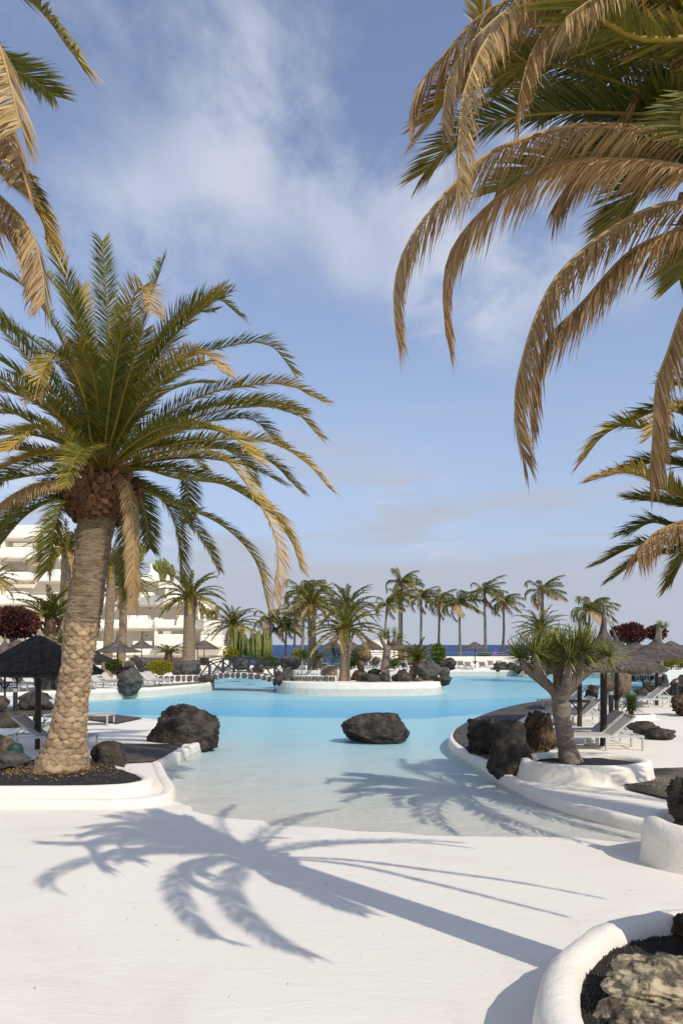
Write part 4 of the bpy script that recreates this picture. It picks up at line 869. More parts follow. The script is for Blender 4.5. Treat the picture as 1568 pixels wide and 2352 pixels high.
cycad('low fan palm like cycad behind the island palm', 727, 1512, 1530, 58, 1.3)

def shrub(name, label, x0, x1, y0, y1, d, cols, n, ls, trunk=True, group=None, flat=1.0, rag=.18, wid=.5):
    a = P(x0, y0, d); b = P(x1, y1, d); w = (b[0] - a[0]) / 2; h = (a[2] - b[2]); zb = b[2]; c = np.array([(a[0] + b[0]) / 2, d + w * .5, zb]); e = empty(name, c, label, 'shrub', group); g = random.Random(int(x0 * 7 + y0)); mb = MB()
    z0 = h * (.16 if trunk else -.1); hc = (h - z0) / 2; cz = z0 + hc
    lob = [(Vector((g.gauss(0, 1), g.gauss(0, 1), g.gauss(0, 1))).normalized(), g.uniform(.1, .3)) for _ in range(14)]
    for i in range(n):
        v = Vector((g.gauss(0, 1), g.gauss(0, 1), g.gauss(0, 1))).normalized(); k = 1 - rag + sum(am * max(0, v.dot(q) - .6) * 1.6 for q, am in lob); r = k * (1 - abs(g.gauss(0, .12)))
        p = Vector((v.x * w * r, v.y * w * r * .9, cz + v.z * hc * r)); dd = (v + Vector((g.gauss(0, .5), g.gauss(0, .5), g.gauss(0, .5) + .3))).normalized(); l = ls * g.uniform(.6, 1.3); s = dd.cross(Vector((g.gauss(0, 1), g.gauss(0, 1), g.gauss(0, 1)))).normalized() * l * wid * .5
        c3 = mix3(cols[0], cols[1], g.random()) if g.random() < .85 else cols[2]
        mb.add([p, p + dd * l * .5 + s, p + dd * l, p + dd * l * .5 - s], [(0, 1, 2, 3)], c3)
    o = mb.build('crown', M_leaf, e)
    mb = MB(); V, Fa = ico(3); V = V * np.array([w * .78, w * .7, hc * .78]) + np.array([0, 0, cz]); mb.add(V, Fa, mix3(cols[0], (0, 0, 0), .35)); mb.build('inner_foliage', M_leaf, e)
    if trunk:
        mb = MB()
        for i in range(6):
            q = i * 1.05; mb.tube([(math.cos(q) * w * .1, math.sin(q) * w * .1, -.1), (math.cos(q) * w * .25, math.sin(q) * w * .25, z0 + hc * .4)], [.06 * max(1, w * .6), .04], 6)
        mb.build('trunk', M_coco, e)
    return e
YEL = ((.16, .15, .012), (.55, .42, .015), (.08, .10, .015)); GRN = ((.04, .075, .015), (.12, .17, .03), (.4, .34, .03)); RED = ((.055, .028, .018), (.11, .05, .03), (.30, .04, .035)); OLI = ((.10, .10, .03), (.26, .2, .05), (.35, .25, .06))
shrub('yellow_shrub', 'rounded bright yellow shrub between grey boulders', 334, 397, 1517, 1556, 47.5, YEL, 2600, .12)
shrub('green_shrub', 'green shrub with yellow tips beside the far deck parasol', 238, 277, 1517, 1545, 48, GRN, 1500, .14)
shrub('yellow_green_shrub', 'yellow green shrub behind the bridge railing', 516, 545, 1489, 1525, 60, YEL, 1400, .16)
shrub('green_hedge', 'bright green shrub row at the sea end of the bridge', 588, 645, 1508, 1532, 60, GRN, 1800, .16, False)
shrub('yellow_shrub', 'small yellow shrub above the pale boulder by the bridge', 672, 703, 1492, 1514, 58, YEL, 900, .15)
shrub('red_leaved_shrub', 'large dark red leaved shrub in front of the hotel wall', -35, 72, 1395, 1470, 36, RED, 5200, .26, wid=.38)
a = P(20, 1470, 36); mb = MB()
shrub('red_leaved_shrub', 'dark red leaved tree crown on pale stems beyond thatched spires', 1418, 1482, 1434, 1482, 46, ((.06, .02, .014), (.15, .05, .028), (.3, .09, .04)), 1700, .24, True, wid=.45)
shrub('red_leaved_shrub', 'smaller dark red leaved crown beside the slim dragon tree', 1488, 1527, 1440, 1470, 46, ((.06, .02, .014), (.15, .05, .028), (.3, .09, .04)), 700, .24, True, wid=.45)
shrub('brown_shrub', 'brown rounded shrub on top of the mushroom rock', 808, 836, 1488, 1508, 56, OLI, 700, .12, False)
shrub('green_shrub', 'green shrub at the foot of the mushroom rock', 796, 818, 1506, 1532, 56, GRN, 700, .14, False)
shrub('green_shrub', 'dark green shrub behind loungers on the far terrace', 890, 918, 1514, 1532, 60, GRN, 800, .14, False)
shrub('green_shrub', 'leafy green shrub behind the small bushy palm', 990, 1022, 1478, 1516, 52, ((.04, .09, .012), (.14, .22, .03), (.2, .25, .04)), 1400, .18, False)
shrub('flowering_shrub', 'sparse pinkish shrub in front of the white pavilion', 850, 876, 1508, 1528, 62, ((.2, .13, .09), (.4, .3, .22), (.12, .14, .05)), 500, .12, False)
shrub('yellow_green_hedge', 'clipped yellow green hedge on the raised bed behind parasols', 1515, 1640, 1512, 1530, 44, YEL, 2000, .14, False)
for i, x in enumerate((1097, 1112)): shrub('green_shrub', 'small dark shrub behind the sea wall railing', x, x + 14, 1501, 1512, 82, GRN, 300, .2, False, 'shrubs behind the sea wall')
# mushroom rock
e = empty('mushroom_rock', P(828, 1536, 55), 'brown stacked stone pillar with wider cap on the far terrace', 'rock pillar')
for nm, y0, y1, w in (('pillar', 1512, 1540, 18), ('cap', 1496, 1516, 36)):
    V, Fa = ico(3); p = P(828 + (6 if nm == 'cap' else 0), (y0 + y1) / 2, 55); Vq = [v * (1 + .25 * noise.noise(Vector(v) * 2 + Vector((3, 1, len(nm))))) for v in V]
    link(nm, mesh(nm, np.array(Vq) * np.array([w / 2 * 55 / F * 1.05, .6, (y1 - y0) / 2 * 55 / F * 1.2]), Fa, RK['brown'], True), e, p - np.array(e.location))
# candelabra cactus
def cactus(label, x0, x1, y0, y1, d, n, r, group=None, tree=False, dep=1.2):
    a = P(x0, y0, d); b = P(x1, y1, d); w = b[0] - a[0]; h = a[2] - b[2]; c = P((x0 + x1) / 2, y1, d); e = empty('candelabra_cactus', c, label, 'cactus', group); g = random.Random(int(x0 + y0))
    for i in range(n):
        f = (i + .5) / n; x = (f - .5) * w * .92; z1 = h * (1 - .35 * abs(2 * f - 1) ** 2.2) * g.uniform(.72, 1.02); y = g.uniform(-.5, .5) * dep; mb = MB()
        if tree: st = (g.uniform(-.06, .06) * w, 0, -.1); k1 = (x * .35, y * .4, h * .32); k2 = (x * .85, y, h * g.uniform(.45, .6)); pts = [st, k1, k2, (x, y, z1)]; rad = [r * 1.6, r * 1.1, r, r * .7]
        else: pts = [(x * .75, y * .6, -.1), (x * .95, y, h * .25), (x, y, z1 * .7), (x + g.uniform(-.05, .05), y, z1)]; rad = [r, r * 1.05, r, r * .6]
        c_, _ = crom(pts, 9); rr = np.interp(np.linspace(0, 1, 9), np.linspace(0, 1, 4), rad); mb.tube(c_, list(rr), 6, True, jit=.12, seed=i); mb.build('cactus_arm', M_cactus, e)
cactus('tall green candelabra cactus clump beyond the bridge', 566, 628, 1446, 1512, 62, 60, .13, dep=2.4)
cactus('shorter green candelabra cactus clump at the sea end of the hotel', 528, 570, 1440, 1512, 63, 46, .13, dep=2.2)
cactus('big candelabra cactus on the hotel roof steps', 350, 398, 1282, 1332, 84, 60, .13, tree=True, dep=2, group='cacti on the hotel roofs')
cactus('bushy candelabra cactus at the edge of the hotel roof steps', 386, 404, 1304, 1332, 85, 26, .12, tree=True, group='cacti on the hotel roofs')
cactus('cactus on the topmost hotel terrace behind the scaly palm', 316, 336, 1246, 1284, 86, 26, .12, tree=True, group='cacti on the hotel roofs')
for i, (x0, x1, y0) in enumerate(((454, 474, 1386), (472, 484, 1396), (482, 490, 1398), (489, 505, 1394))): cactus(('widest cactus of the row on the low hotel roof', 'second cactus from the widest one on the low hotel roof', 'thinnest cactus of the row on the low hotel roof', 'end cactus of the low roof row, above the open sea')[i], x0, x1, y0, 1419, 83.5, 16, .1, tree=True, group='cactus row on the low hotel roof')

# ------------------------------------------------------------------ parasols
def thatch_mesh(prof, seed, nstr, m, wob=.03, curl=None):
    g = random.Random(seed); ns = 64; V = []; Fa = []; mb = MB()
    for i, (r, z) in enumerate(prof):
        for j in range(ns):
            a = 2 * math.pi * j / ns; q = noise.noise(Vector((math.cos(a) * 4, math.sin(a) * 4, i * 1.7 + seed))) * wob + noise.noise(Vector((math.cos(a) * 14, math.sin(a) * 14, i + seed))) * wob * .6
            cx = curl[0] * max(0, (z - curl[2])) if curl else 0
            V.append(((r + q * min(1, r * 2)) * math.cos(a) + cx, (r + q * min(1, r * 2)) * math.sin(a), z + q * .6))
    k = len(prof); Fa = [(i * ns + j, i * ns + (j + 1) % ns, (i + 1) * ns + (j + 1) % ns, (i + 1) * ns + j) for i in range(k - 1) for j in range(ns)]
    mb.add(V, Fa); rs = [p[0] for p in prof]; zz = [p[1] for p in prof]; outer = prof.index(max(prof)); tot = outer
    for i in range(nstr):
        a = g.uniform(0, 6.283); f = g.random() ** .6 * (outer - .6); L = g.uniform(.8, 1.7); i0 = f; i1 = min(outer + .25, f + L)
        def at(q):
            q0 = min(int(q), len(prof) - 2); w = q - q0; w = min(w, 1.35); return rs[q0] * (1 - w) + rs[q0 + 1] * w, zz[q0] * (1 - w) + zz[q0 + 1] * w
        (r0, z0), (r1, z1) = at(i0), at(min(i1, outer))
        if i1 >= outer: r1 += g.uniform(0, .07); z1 -= g.uniform(0, .05)
        da = g.gauss(0, .07); w = g.uniform(.006, .016); lift = g.uniform(.012, .035); c0 = curl[0] * max(0, z0 - curl[2]) if curl else 0; c1 = curl[0] * max(0, z1 - curl[2]) if curl else 0
        p0 = Vector((r0 * math.cos(a) + c0, r0 * math.sin(a), z0 + lift)); p1 = Vector((r1 * math.cos(a + da) + c1, r1 * math.sin(a + da), z1 + lift)); s = Vector((-math.sin(a), math.cos(a), 0)) * w
        mb.add([p0 - s, p0 + s, p1 + s * .5, p1 - s * .5], [(0, 1, 2, 3)])
    return mb.me('thatch', m)
def prof_flat(R_, z0, z1): 
    return [(.02, z1), (.10, z1 - .02), (.25, z1 - .10), (.5, z1 - .26), (.8, z1 - .43), (1.1, z1 - .60), (R_ * .9, z0 + .07), (R_, z0), (R_ * .97, z0 - .06), (R_ * .6, z0 + .12), (.05, z1 - .12)]
def prof_hat(R_, z0, z1):
    h = z1 - z0; return [(.010, z1), (.022, z1 - .08), (.038, z1 - .25), (.062, z0 + h * .58), (.135, z0 + h * .45), (.36, z0 + h * .37), (.62, z0 + h * .26), (.92, z0 + h * .16), (R_ * .83, z0 + h * .07), (R_, z0), (R_ * .97, z0 - .06), (R_ * .6, z0 + h * .10), (.05, z0 + h * .3)]
TH = {}
def parasol(label, px, d, z0, z1, kind='flat', R_=1.5, m=None, nstr=1400, group=None, shelf=True, gz=0., near=False, curl=None, pole_r=.05, key=None):
    x = (px - CX) * d / F; e = empty('thatched_parasol', (x, d, gz), label, 'parasol', group, rnd.uniform(0, 6.28)); m = m or M_thatch
    key = (kind, round(z0, 1), round(z1, 1), round(R_, 1), m.name, nstr, curl)
    if key not in TH: TH[key] = thatch_mesh((prof_hat if kind == 'hat' else prof_flat)(R_, z0, z1), len(TH) + 1, nstr, m, curl=curl)
    link('thatch', TH[key], e)
    if 'pole' not in TH:
        mb = MB(); mb.tube([(0, 0, -.05), (0, 0, 1)], [1, .9], 12); TH['pole'] = mb.me('pole', M_pole, True); TH['pole'].shade_flat()
        mb = MB(); mb.bar((0, 0, 0), (1, 0, 0), .04, .06); TH['rib'] = mb.me('rib', M_pole)
        mb = MB(); mb.box((0, 0, 0), (.62, .62, .035)); TH['shelf'] = mb.me('shelf', M_pole); mb = MB()
        for q in range(4): mb.bar((.05 * math.cos(q * 1.571), .05 * math.sin(q * 1.571), -.28), (.26 * math.cos(q * 1.571), .26 * math.sin(q * 1.571), -.02), .04)
        TH['brace'] = mb.me('brace', M_pole)
    zt = z0 + (z1 - z0) * .42 if kind == 'hat' else z1 - .15
    link('pole', TH['pole'], e, (0, 0, 0), None, (pole_r, pole_r, zt))
    for q in range(8):
        a = q * math.pi / 4; L = math.hypot(R_ * .93, zt - .1 - z0)
        link('rib', TH['rib'], e, (0, 0, zt - .12), (0, math.atan2(zt - .1 - z0, R_ * .93) , a), (L, 1, 1)).rotation_euler = (0, math.atan2(zt - .12 - z0, R_ * .93), a)
    if shelf: link('shelf', TH['shelf'], e, (0, 0, .78)); link('brace', TH['brace'], e, (0, 0, .78))
    return e
parasol('dark flat thatched parasol beside the scaly palm trunk', 88, 16.4, 1.84, 2.70, 'flat', 1.5, M_thatchd, 5200, shelf=False, pole_r=.075)
parasol('dark thatched parasol partly hidden behind the scaly trunk', 172, 27.5, 1.88, 2.66, 'flat', 1.5, M_thatchd, 2000)
parasol('thatched parasol with tall spire just behind the dragon tree crown', 1385, 16.9, 1.92, 3.42, 'hat', 1.47, None, 5200, shelf=False, pole_r=.085)
parasol('thatched parasol with bent spire beside the dark red crown', 1415, 24.5, 1.98, 3.18, 'hat', 1.5, None, 3600, curl=(.45, 0, 2.65), pole_r=.075)
parasol('thatched parasol with straight spire beside the slim dragon tree', 1507, 28.2, 1.96, 3.35, 'hat', 1.55, None, 3600, pole_r=.075)
parasol('thatched parasol hidden behind the dragon tree rosettes', 1330, 20.9, 1.95, 3.3, 'hat', 1.45, None, 3000, pole_r=.075)
far = 'thatched parasols on the far terraces'
parasol('flat thatched parasol in front of the clipped hedge', 1540, 47, 1.9, 2.75, 'flat', 1.6, group=far)
parasol('flat thatched parasol peeping between the spired ones', 1457, 49, 1.9, 2.72, 'flat', 1.5, group=far)
parasol('ragged thatched parasol over the far deck loungers by the boulder', 270, 45, 2.05, 3.45, 'hat', 1.55, group=far)
parasol('spired thatched parasol behind the yellow shrub against the hotel', 326, 74, 2.15, 3.95, 'hat', 1.5, group=far)
parasol('flat thatched parasol at the hotel end of the bridge', 469, 68, 2.1, 2.95, 'flat', 1.5, group=far)
parasol('spired thatched parasol behind the flat one by the bridge', 454, 75, 2.1, 3.6, 'hat', 1.5, group=far)
parasol('thatched parasol under the red leaved shrub', 12, 31, 2.0, 3.0, 'hat', 1.5, group=far)
parasol('flat thatched parasol between red leaved shrub and scaly palm', 40, 36, 2.05, 2.75, 'flat', 1.5, group=far)
parasol('spired thatched parasol just behind the scaly trunk', 140, 38, 2.0, 3.35, 'hat', 1.5, group=far)
parasol('thatched parasol over the far yucca by the sea', 763, 76, 2.1, 2.95, 'flat', 1.55, group=far)
parasol('thatched parasol between island palm and mushroom rock', 806, 80, 2.1, 2.9, 'flat', 1.5, group=far)
parasol('thatched parasol in front of the white pavilion', 849, 73, 2.0, 3.0, 'flat', 1.55, group=far)
parasol('thatched parasol behind the pale dragon tree', 905, 73, 2.0, 2.9, 'flat', 1.5, group=far)
parasol('thatched parasol standing alone by the sea wall', 1090, 72, 2.05, 2.8, 'flat', 1.42, group=far)

# ------------------------------------------------------------------ loungers, tables, lamps
def lounger_proto(dark=False):
    e = empty('sun_lounger', (0, 0, 0), 'x', 'sun lounger'); m = M_slingd if dark else M_sling; T_ = .035
    mb = MB()
    for y in (-.31, .31): mb.bar((-1.0, y, .33), (1.0, y, .33), T_, .05)
    mb.bar((-1.0, -.31, .33), (-1.0, .31, .33), T_); mb.bar((1.0, -.31, .33), (1.0, .31, .33), T_); mb.bar((.28, -.31, .30), (.28, .31, .30), T_); mb.build('frame', M_frame, e)
    for x in (-.96, .12, .98):
        for y in (-.31, .31):
            mb = MB(); mb.bar((x, y, 0), (x, y, .33), .04, .05); mb.build('leg', M_frame, e)
    mb = MB(); n = 8
    V = []
    for i in range(n + 1):
        for y, s in ((-.29, 0), (0, -.02), (.29, 0)): V.append((-.98 + (1.26) * i / n, y, .355 + s * math.sin(math.pi * i / n)))
    V += [(x, y, z - .012) for x, y, z in V]; k = 3 * (n + 1)
    Fa = [(i * 3 + j, i * 3 + 3 + j, i * 3 + 4 + j, i * 3 + 1 + j) for i in range(n) for j in range(2)]; Fa += [tuple(k + q for q in f[::-1]) for f in Fa]
    mb.add(V, Fa); mb.build('seat', m, e)
    top = (.28 + .70 * math.cos(R(40)), .35 + .70 * math.sin(R(40)))
    mb = MB(); mb.add([(.28, -.28, .35), (.28, .28, .35), (top[0], .28, top[1]), (top[0], -.28, top[1]), (.29, -.28, .335), (.29, .28, .335), (top[0] + .01, .28, top[1] - .015), (top[0] + .01, -.28, top[1] - .015)], [(0, 1, 2, 3), (7, 6, 5, 4), (0, 4, 5, 1), (2, 6, 7, 3), (0, 3, 7, 4), (1, 5, 6, 2)]); bk = mb.build('backrest', m, e)
    mb = MB()
    for y in (-.30, .30): mb.bar((.26, y, .34), (top[0], y, top[1]), .03, .045)
    mb.bar((top[0], -.30, top[1]), (top[0], .30, top[1]), .03); mb.build('back_frame', M_frame, bk)
    for y in (-.24, .24):
        mb = MB(); mb.bar((.56, y, .58), (.86, y, .32), .022); mb.build('strut', M_frame, bk)
    return e
LP = {False: lounger_proto(), True: lounger_proto(True)}; LU = {False: 0, True: 0}
def lounger(label, x, y, rz, dark=False, group=None, sc=1.0, z=0.004):
    o = LP[dark] if not LU[dark] else copy_tree(LP[dark]); LU[dark] = 1
    o.location = (float(x), float(y), z); o.rotation_euler.z = rz; o.scale = (sc,) * 3; tag(o, label, 'sun lounger', group or 'sun loungers on the terraces'); return o
g1 = 'sun loungers behind the dragon tree'
lounger('beige sun lounger just behind the dragon tree planter, before the parasol pole', 6.12, 16.42, 0, group=g1)
lounger('beige sun lounger just beyond the front parasol pole', 6.25, 17.35, .03, group=g1)
lounger('sun lounger with raised back beside the parasol shelf behind the dragon tree', 7.15, 21.2, 0, group=g1)
lounger('sun lounger behind the one at the parasol shelf', 7.3, 22.2, 0, group=g1)
lounger('sun lounger beside the bollard light and yucca', 9.4, 25.6, 0, group=g1)
lounger('sun lounger at the pool edge beside the smooth black rock', 8.8, 27.0, .05, group=g1)
lounger('upright backed beige lounger at the foot of the tall dark rock', 12.0, 27.3, 0.0, group=g1)
lounger('beige lounger between tall dark rock and paved path', 12.9, 28.8, 0, group=g1)
g2 = 'sun loungers beside the scaly palm'
lounger('sun lounger under the dark flat parasol behind the scaly trunk', -6.9, 16.3, math.pi, group=g2)
lounger('sun lounger at the pool corner beyond the dark flat parasol', -8.15, 21.3, math.pi, group=g2)
for i, (px, d, rz, lab) in enumerate([(18, 36.5, 2.9, 'pale lounger on the far deck below the red leaved shrub'), (60, 39, 2.9, 'pale lounger beside the grey boulder on the far deck'), (232, 39.8, 2.7, 'pale lounger on the far deck beside the overhanging boulder'), (258, 42, 2.7, 'pale lounger behind the overhanging boulder'),
                                      (352, 41.6, 2.75, 'pale lounger at the deck edge in front of the yellow shrub'), (362, 43.2, 2.75, 'pale lounger behind the deck edge one by yellow shrub'), (-12, 40, 2.9, 'pale lounger at the far end of the far deck'), (470, 52, 2.8, 'pale lounger behind the bridge railing'), (500, 55, 2.8, 'pale lounger in the sun behind the bridge')]):
    lounger(lab, (px - CX) * d / F, d, rz)
for i, (px, d, rz, dk, lab) in enumerate([(833, 66, 4.0, True, 'dark lounger in front of the mushroom rock'), (866, 66, 4.0, False, 'pale lounger in front of the pavilion terrace'), (932, 66, 4.2, True, 'dark lounger beside the pale dragon tree on the far terrace'), (754, 62, 4.2, True, 'dark lounger below the far yucca'), (783, 63, 4.2, False, 'pale lounger behind the island palm trunk'),
                                        (735, 64, 4.0, False, 'pale lounger behind the island masonry block'), (1075, 69, 4.4, False, 'pale lounger under the lone sea wall parasol'), (1108, 69, 4.4, False, 'pale lounger beside the lone parasol pole'), (1058, 73, 4.4, False, 'pale lounger against the sea wall beyond the perched rock'), (1128, 74, 4.3, False, 'pale lounger against the sea wall past the lone parasol'), (1148, 74, 4.3, False, 'pale lounger at the lava bank end of the sea wall')]):
    lounger(lab, (px - CX) * d / F, d, rz, dk, sc=1.0)
for i, (px, d) in enumerate([(1480, 46), (1505, 47), (1535, 46), (1565, 47.5), (1460, 49.5)]): lounger('pale lounger in the row behind the narrow pool arm', (px - CX) * (d + 3) / F, d + 3, .2, group='lounger row behind the narrow pool arm')
def side_table(label, x, y):
    e = empty('side_table', (x, y, 0.004), label, 'table')
    mb = MB(); mb.box((0, 0, .40), (.40, .40, .03)); mb.build('table_top', M_frame, e)
    for s in (-1, 1):
        mb = MB(); mb.bar((s * .18, -.18, 0), (s * .18, -.18, .39), .03); mb.bar((s * .18, .18, 0), (s * .18, .18, .39), .03); mb.bar((s * .18, -.18, .015), (s * .18, .18, .015), .03); mb.build('leg_frame', M_frame, e)
side_table('small grey metal side table between the two front loungers', 5.9, 16.9 + .0)
def bollard(label, px, d, h=.95):
    e = empty('bollard_light', ((px - CX) * d / F, d, 0), label, 'bollard light', 'black bollard lights'); mb = MB(); mb.tube([(0, 0, -.02), (0, 0, h * .8)], .08, 16); mb.build('post', M_post, e, False); mb = MB()
    for i in range(4): mb.tube([(0, 0, h * .815 + i * .035), (0, 0, h * .815 + i * .035 + .02)], .078, 16)
    mb.tube([(0, 0, h * .8), (0, 0, h * .96)], .05, 12); mb.build('louvre', M_frame, e); mb = MB(); mb.tube([(0, 0, h * .95), (0, 0, h)], .085, 16); mb.build('cap', M_post, e)
bollard('black bollard light beside the yucca planter', 1402, 23.6); bollard('black bollard light before the wide dark rock', 1552, 31.4); bollard('black bollard light beside the dark ribbed boulder', 36, 25.1)
bollard('black bollard light in front of the hotel beside the grey boulder', 295, 55, 1.0)
# garden speaker
c = P(36, 1745, 13.2); e = empty('garden_speaker', (c[0], c[1], soilL(c[0], c[1])), 'dark green mushroom shaped garden speaker in the palm planter', 'speaker'); mb = MB()
mb.tube([(0, 0, -.04), (0, 0, .03), (0, 0, .2)], [.14, .13, .11], 20); mb.build('base', M_green, e); mb = MB(); mb.tube([(0, 0, .17), (0, 0, .18), (0, 0, .36), (0, 0, .41), (0, 0, .43)], [.165, .17, .135, .11, .05], 24); mb.build('cap', M_green, e)

# ------------------------------------------------------------------ decks, bridge, low walls
def deck(label, outer, inner, step=.145, m=None, name='wooden_deck'):
    oc, L = crom([(p[0], p[1], 0) for p in outer], 400); ic, _ = crom([(p[0], p[1], 0) for p in inner], 400); n = min(300, int(L / step)); c = oc.mean(0); e = empty(name, (c[0], c[1], 0), label, 'deck')
    for i in range(n):
        a, b = i / n * 399, (i + .93) / n * 399
        def q(C, f): k = min(int(f), 398); return C[k] * (1 - f + k) + C[k + 1] * (f - k)
        p = [q(oc, a), q(oc, b), q(ic, b), q(ic, a)]; z = .055 + rnd.uniform(-.003, .003)
        V = [(v[0] - c[0], v[1] - c[1], zz) for zz in (.03, z) for v in p]; o = link('deck_board', mesh('deck_board', V, [(3, 2, 1, 0), (4, 5, 6, 7), (0, 1, 5, 4), (1, 2, 6, 5), (2, 3, 7, 6), (3, 0, 4, 7)], m or M_deck), e)
def nrm(pts, w):
    pts = [Vector(p) for p in pts]; o = []
    for i, p in enumerate(pts):
        t = (pts[min(i + 1, len(pts) - 1)] - pts[max(i - 1, 0)]).normalized(); o.append((p.x - t.y * w, p.y + t.x * w))
    return o
OD = [(9.5, 30.9), (6.99, 27.8), (4.92, 24.05), (3.52, 20.7), (3.0, 18.9), (2.84, 17.4), (2.9, 15.9), (3.08, 14.8)]
deck('curved dark wooden deck edging the pool beside the dragon tree', [(x + .10, y) for x, y in OD], nrm(OD, 1.45)[:-1] + [(4.0, 14.9)], .16)
deck('dark wooden deck corner between black boulder and scaly palm planter', [(-3.95, 14.5), (-3.92, 15.6), (-3.9, 16.9)], [(-5.9, 13.9), (-5.1, 15.6), (-5.4, 16.9)], .15)
O2 = [(-6.7, 22.95), (-8.2, 24.15), (-10.5, 25.35), (-13.6, 27.05), (-18, 28.4)]
deck('dark wooden deck strip along the water behind the scaly palm', O2[::-1], [(x - .35, y - 1.5) for x, y in O2][::-1], .16)
# far deck coping
def coping(label, pts, w, z0, z1, m, name='coping'):
    i2 = nrm(pts, w); k = len(pts); V = [(p[0], p[1], z) for z in (z0, z1) for p in list(pts) + list(i2)[::-1]]; n = 2 * k; c = np.mean(np.array(pts), 0)
    V = [(x - c[0], y - c[1], z) for x, y, z in V]; o = link(name, mesh(name, V, [tuple(range(n, 2 * n)), tuple(range(n - 1, -1, -1))] + [(i, (i + 1) % n, n + (i + 1) % n, n + i) for i in range(n)], m), None, (c[0], c[1], 0)); tag(o, label, 'coping')
coping('grey brown coping slab along the edge of the far sunbathing deck', [(-22, 34.45), (-17.6, 35.35), (-16.4, 36.35), (-13.6, 37.9)], .9, .012, .06, M_coping)
coping('grey brown coping slab at the deck edge before the yellow shrub', [(-11.6, 39.35), (-11.2, 39.75), (-8.8, 44.7)], .9, .012, .06, M_coping)
coping('grey coping along the narrow pool arm behind the parasols', [(23.2, 48.3), (30, 47.7), (59, 47.1)], .7, .012, .09, M_coping)
# bridge
A = np.array([-9.6, 47.2, .12]); B = np.array([-4.0, 45.4, .2]); e = empty('footbridge', (A + B) / 2 * [1, 1, 0], 'black timber footbridge with crossed railings leading to the island', 'bridge')
L = np.linalg.norm((B - A)[:2]); ux = (B - A) / L; ux[2] = 0; uy = np.array([-ux[1], ux[0], 0]); ang = math.atan2(ux[1], ux[0])
def bz(s): return .05 + .62 * (1 - (2 * s - 1) ** 2)
def bp_(s, off, z): p = A + (B - A) * s + uy * off; p[2] = bz(s) + z; return p
nb = 30
for i in range(nb):
    s = (i + .5) / nb; p = bp_(s, 0, 0) - np.array(e.location); mb = MB(); sl_ = math.atan2(bz(s + .01) - bz(s - .01), .02 * L); mb.box((0, 0, 0), (L / nb * .93, 1.6, .05)); link('plank', mb.me('plank', M_deck), e, p, (0, -sl_, ang))
for off in (-.8, .8):
    mb = MB(); mb.tube([bp_(s, off, -.10) for s in np.linspace(0, 1, 16)], .09, 6); mb.build('beam', M_beam, e, world=True)
    mb = MB()
    for k in range(12): mb.bar(bp_(k / 12, off, .98), bp_((k + 1) / 12, off, .98), .09, .08)
    mb.build('handrail', M_beam, e, world=True)
    for s in (.02, .34, .66, .98):
        mb = MB(); p = bp_(s, off, -.3); q = bp_(s, off, 1.0); mb.bar(p, q, .16, .13); mb.build('post', M_beam, e, world=True)
    for a, b, c in ((.02, .18, .34), (.34, .5, .66), (.66, .82, .98)):
        for s0, s1, z0, z1 in ((a, b, .12, .96), (c, b, .12, .96)):
            mb = MB(); mb.bar(bp_(s0, off, z0), bp_(s1, off, z1), .09, .07); mb.build('brace', M_beam, e, world=True)
# row of dark stones with white joints along the bridge side and low walls
def stone_wall(label, a, b, h, t, n, m, za=0., zb=0., arch=0.):
    a = np.array([*a, za]); b = np.array([*b, zb]); c = (a + b) / 2; e = empty('stone_wall', (c[0], c[1], 0), label, 'wall'); L = np.linalg.norm((b - a)[:2]); an = math.atan2(b[1] - a[1], b[0] - a[0]); k = 10; mb = MB()
    zz = lambda s: za + (zb - za) * s + arch * (1 - (2 * s - 1) ** 2)
    for i in range(k):
        s0, s1 = i / k, (i + 1) / k; p = a + (b - a) * (s0 + s1) / 2; mb.box((p[0], p[1], zz((s0 + s1) / 2) + h / 2), (L / k * 1.001, t, h), an)
    mb.build('mortar', M_wall, e, world=True); g = random.Random(int(a[0] * 10 + n)); ws = [g.uniform(.7, 1.3) for _ in range(n)]; tot = sum(ws); acc = 0; nx = np.array([math.sin(an), -math.cos(an), 0])
    for w in ws:
        s = (acc + w / 2) / tot; acc += w; p = a + (b - a) * s; V, Fa = ico(2); V = np.sign(V) * np.abs(V) ** .55; V = np.array([v * (1 + .16 * noise.noise(Vector(v) * 2 + Vector((s * 40, 0, 0)))) for v in V]) * np.array([w / tot * L * .49, t * .62, h * g.uniform(.46, .54)])
        link('stone', mesh('stone', V, Fa, m, False), e, (p[0] - c[0] + nx[0] * .03, p[1] - c[1] + nx[1] * .03, zz(s) + h / 2), (0, g.uniform(-.12, .12), an))
stone_wall('arched row of dark stones along the bridge side', (-9.4, 46.15), (-4.1, 44.5), .36, .3, 13, M_stone, -.05, -.05, .36)
stone_wall('low dark stone wall with white joints leading to the bridge', (-12.6, 45.6), (-9.3, 46.6), .45, .35, 9, M_stone)
stone_wall('low dark stone wall with white joints on the island', (-3.0, 43.2), (-.35, 42.6), .36, .3, 14, M_stone, .2, .2)
e = empty('masonry_block', (-.85, 47.5, .2), 'square tan masonry block of rough stones on the island', 'stone block'); mb = MB(); mb.box((0, 0, .42), (1.1, .9, .84)); mb.build('core', M_stonet, e)
for r in range(4):
    for q in range(5):
        V, Fa = ico(2); V = np.sign(V) * np.abs(V) ** .6 * np.array([.13, .08, .12]); link('stone', mesh('stone', V, Fa, M_stonet, False), e, (-.46 + q * .23 + rnd.uniform(-.02, .02), -.46, .11 + r * .21), (0, rnd.uniform(-.2, .2), 0), rnd.uniform(.85, 1.1))
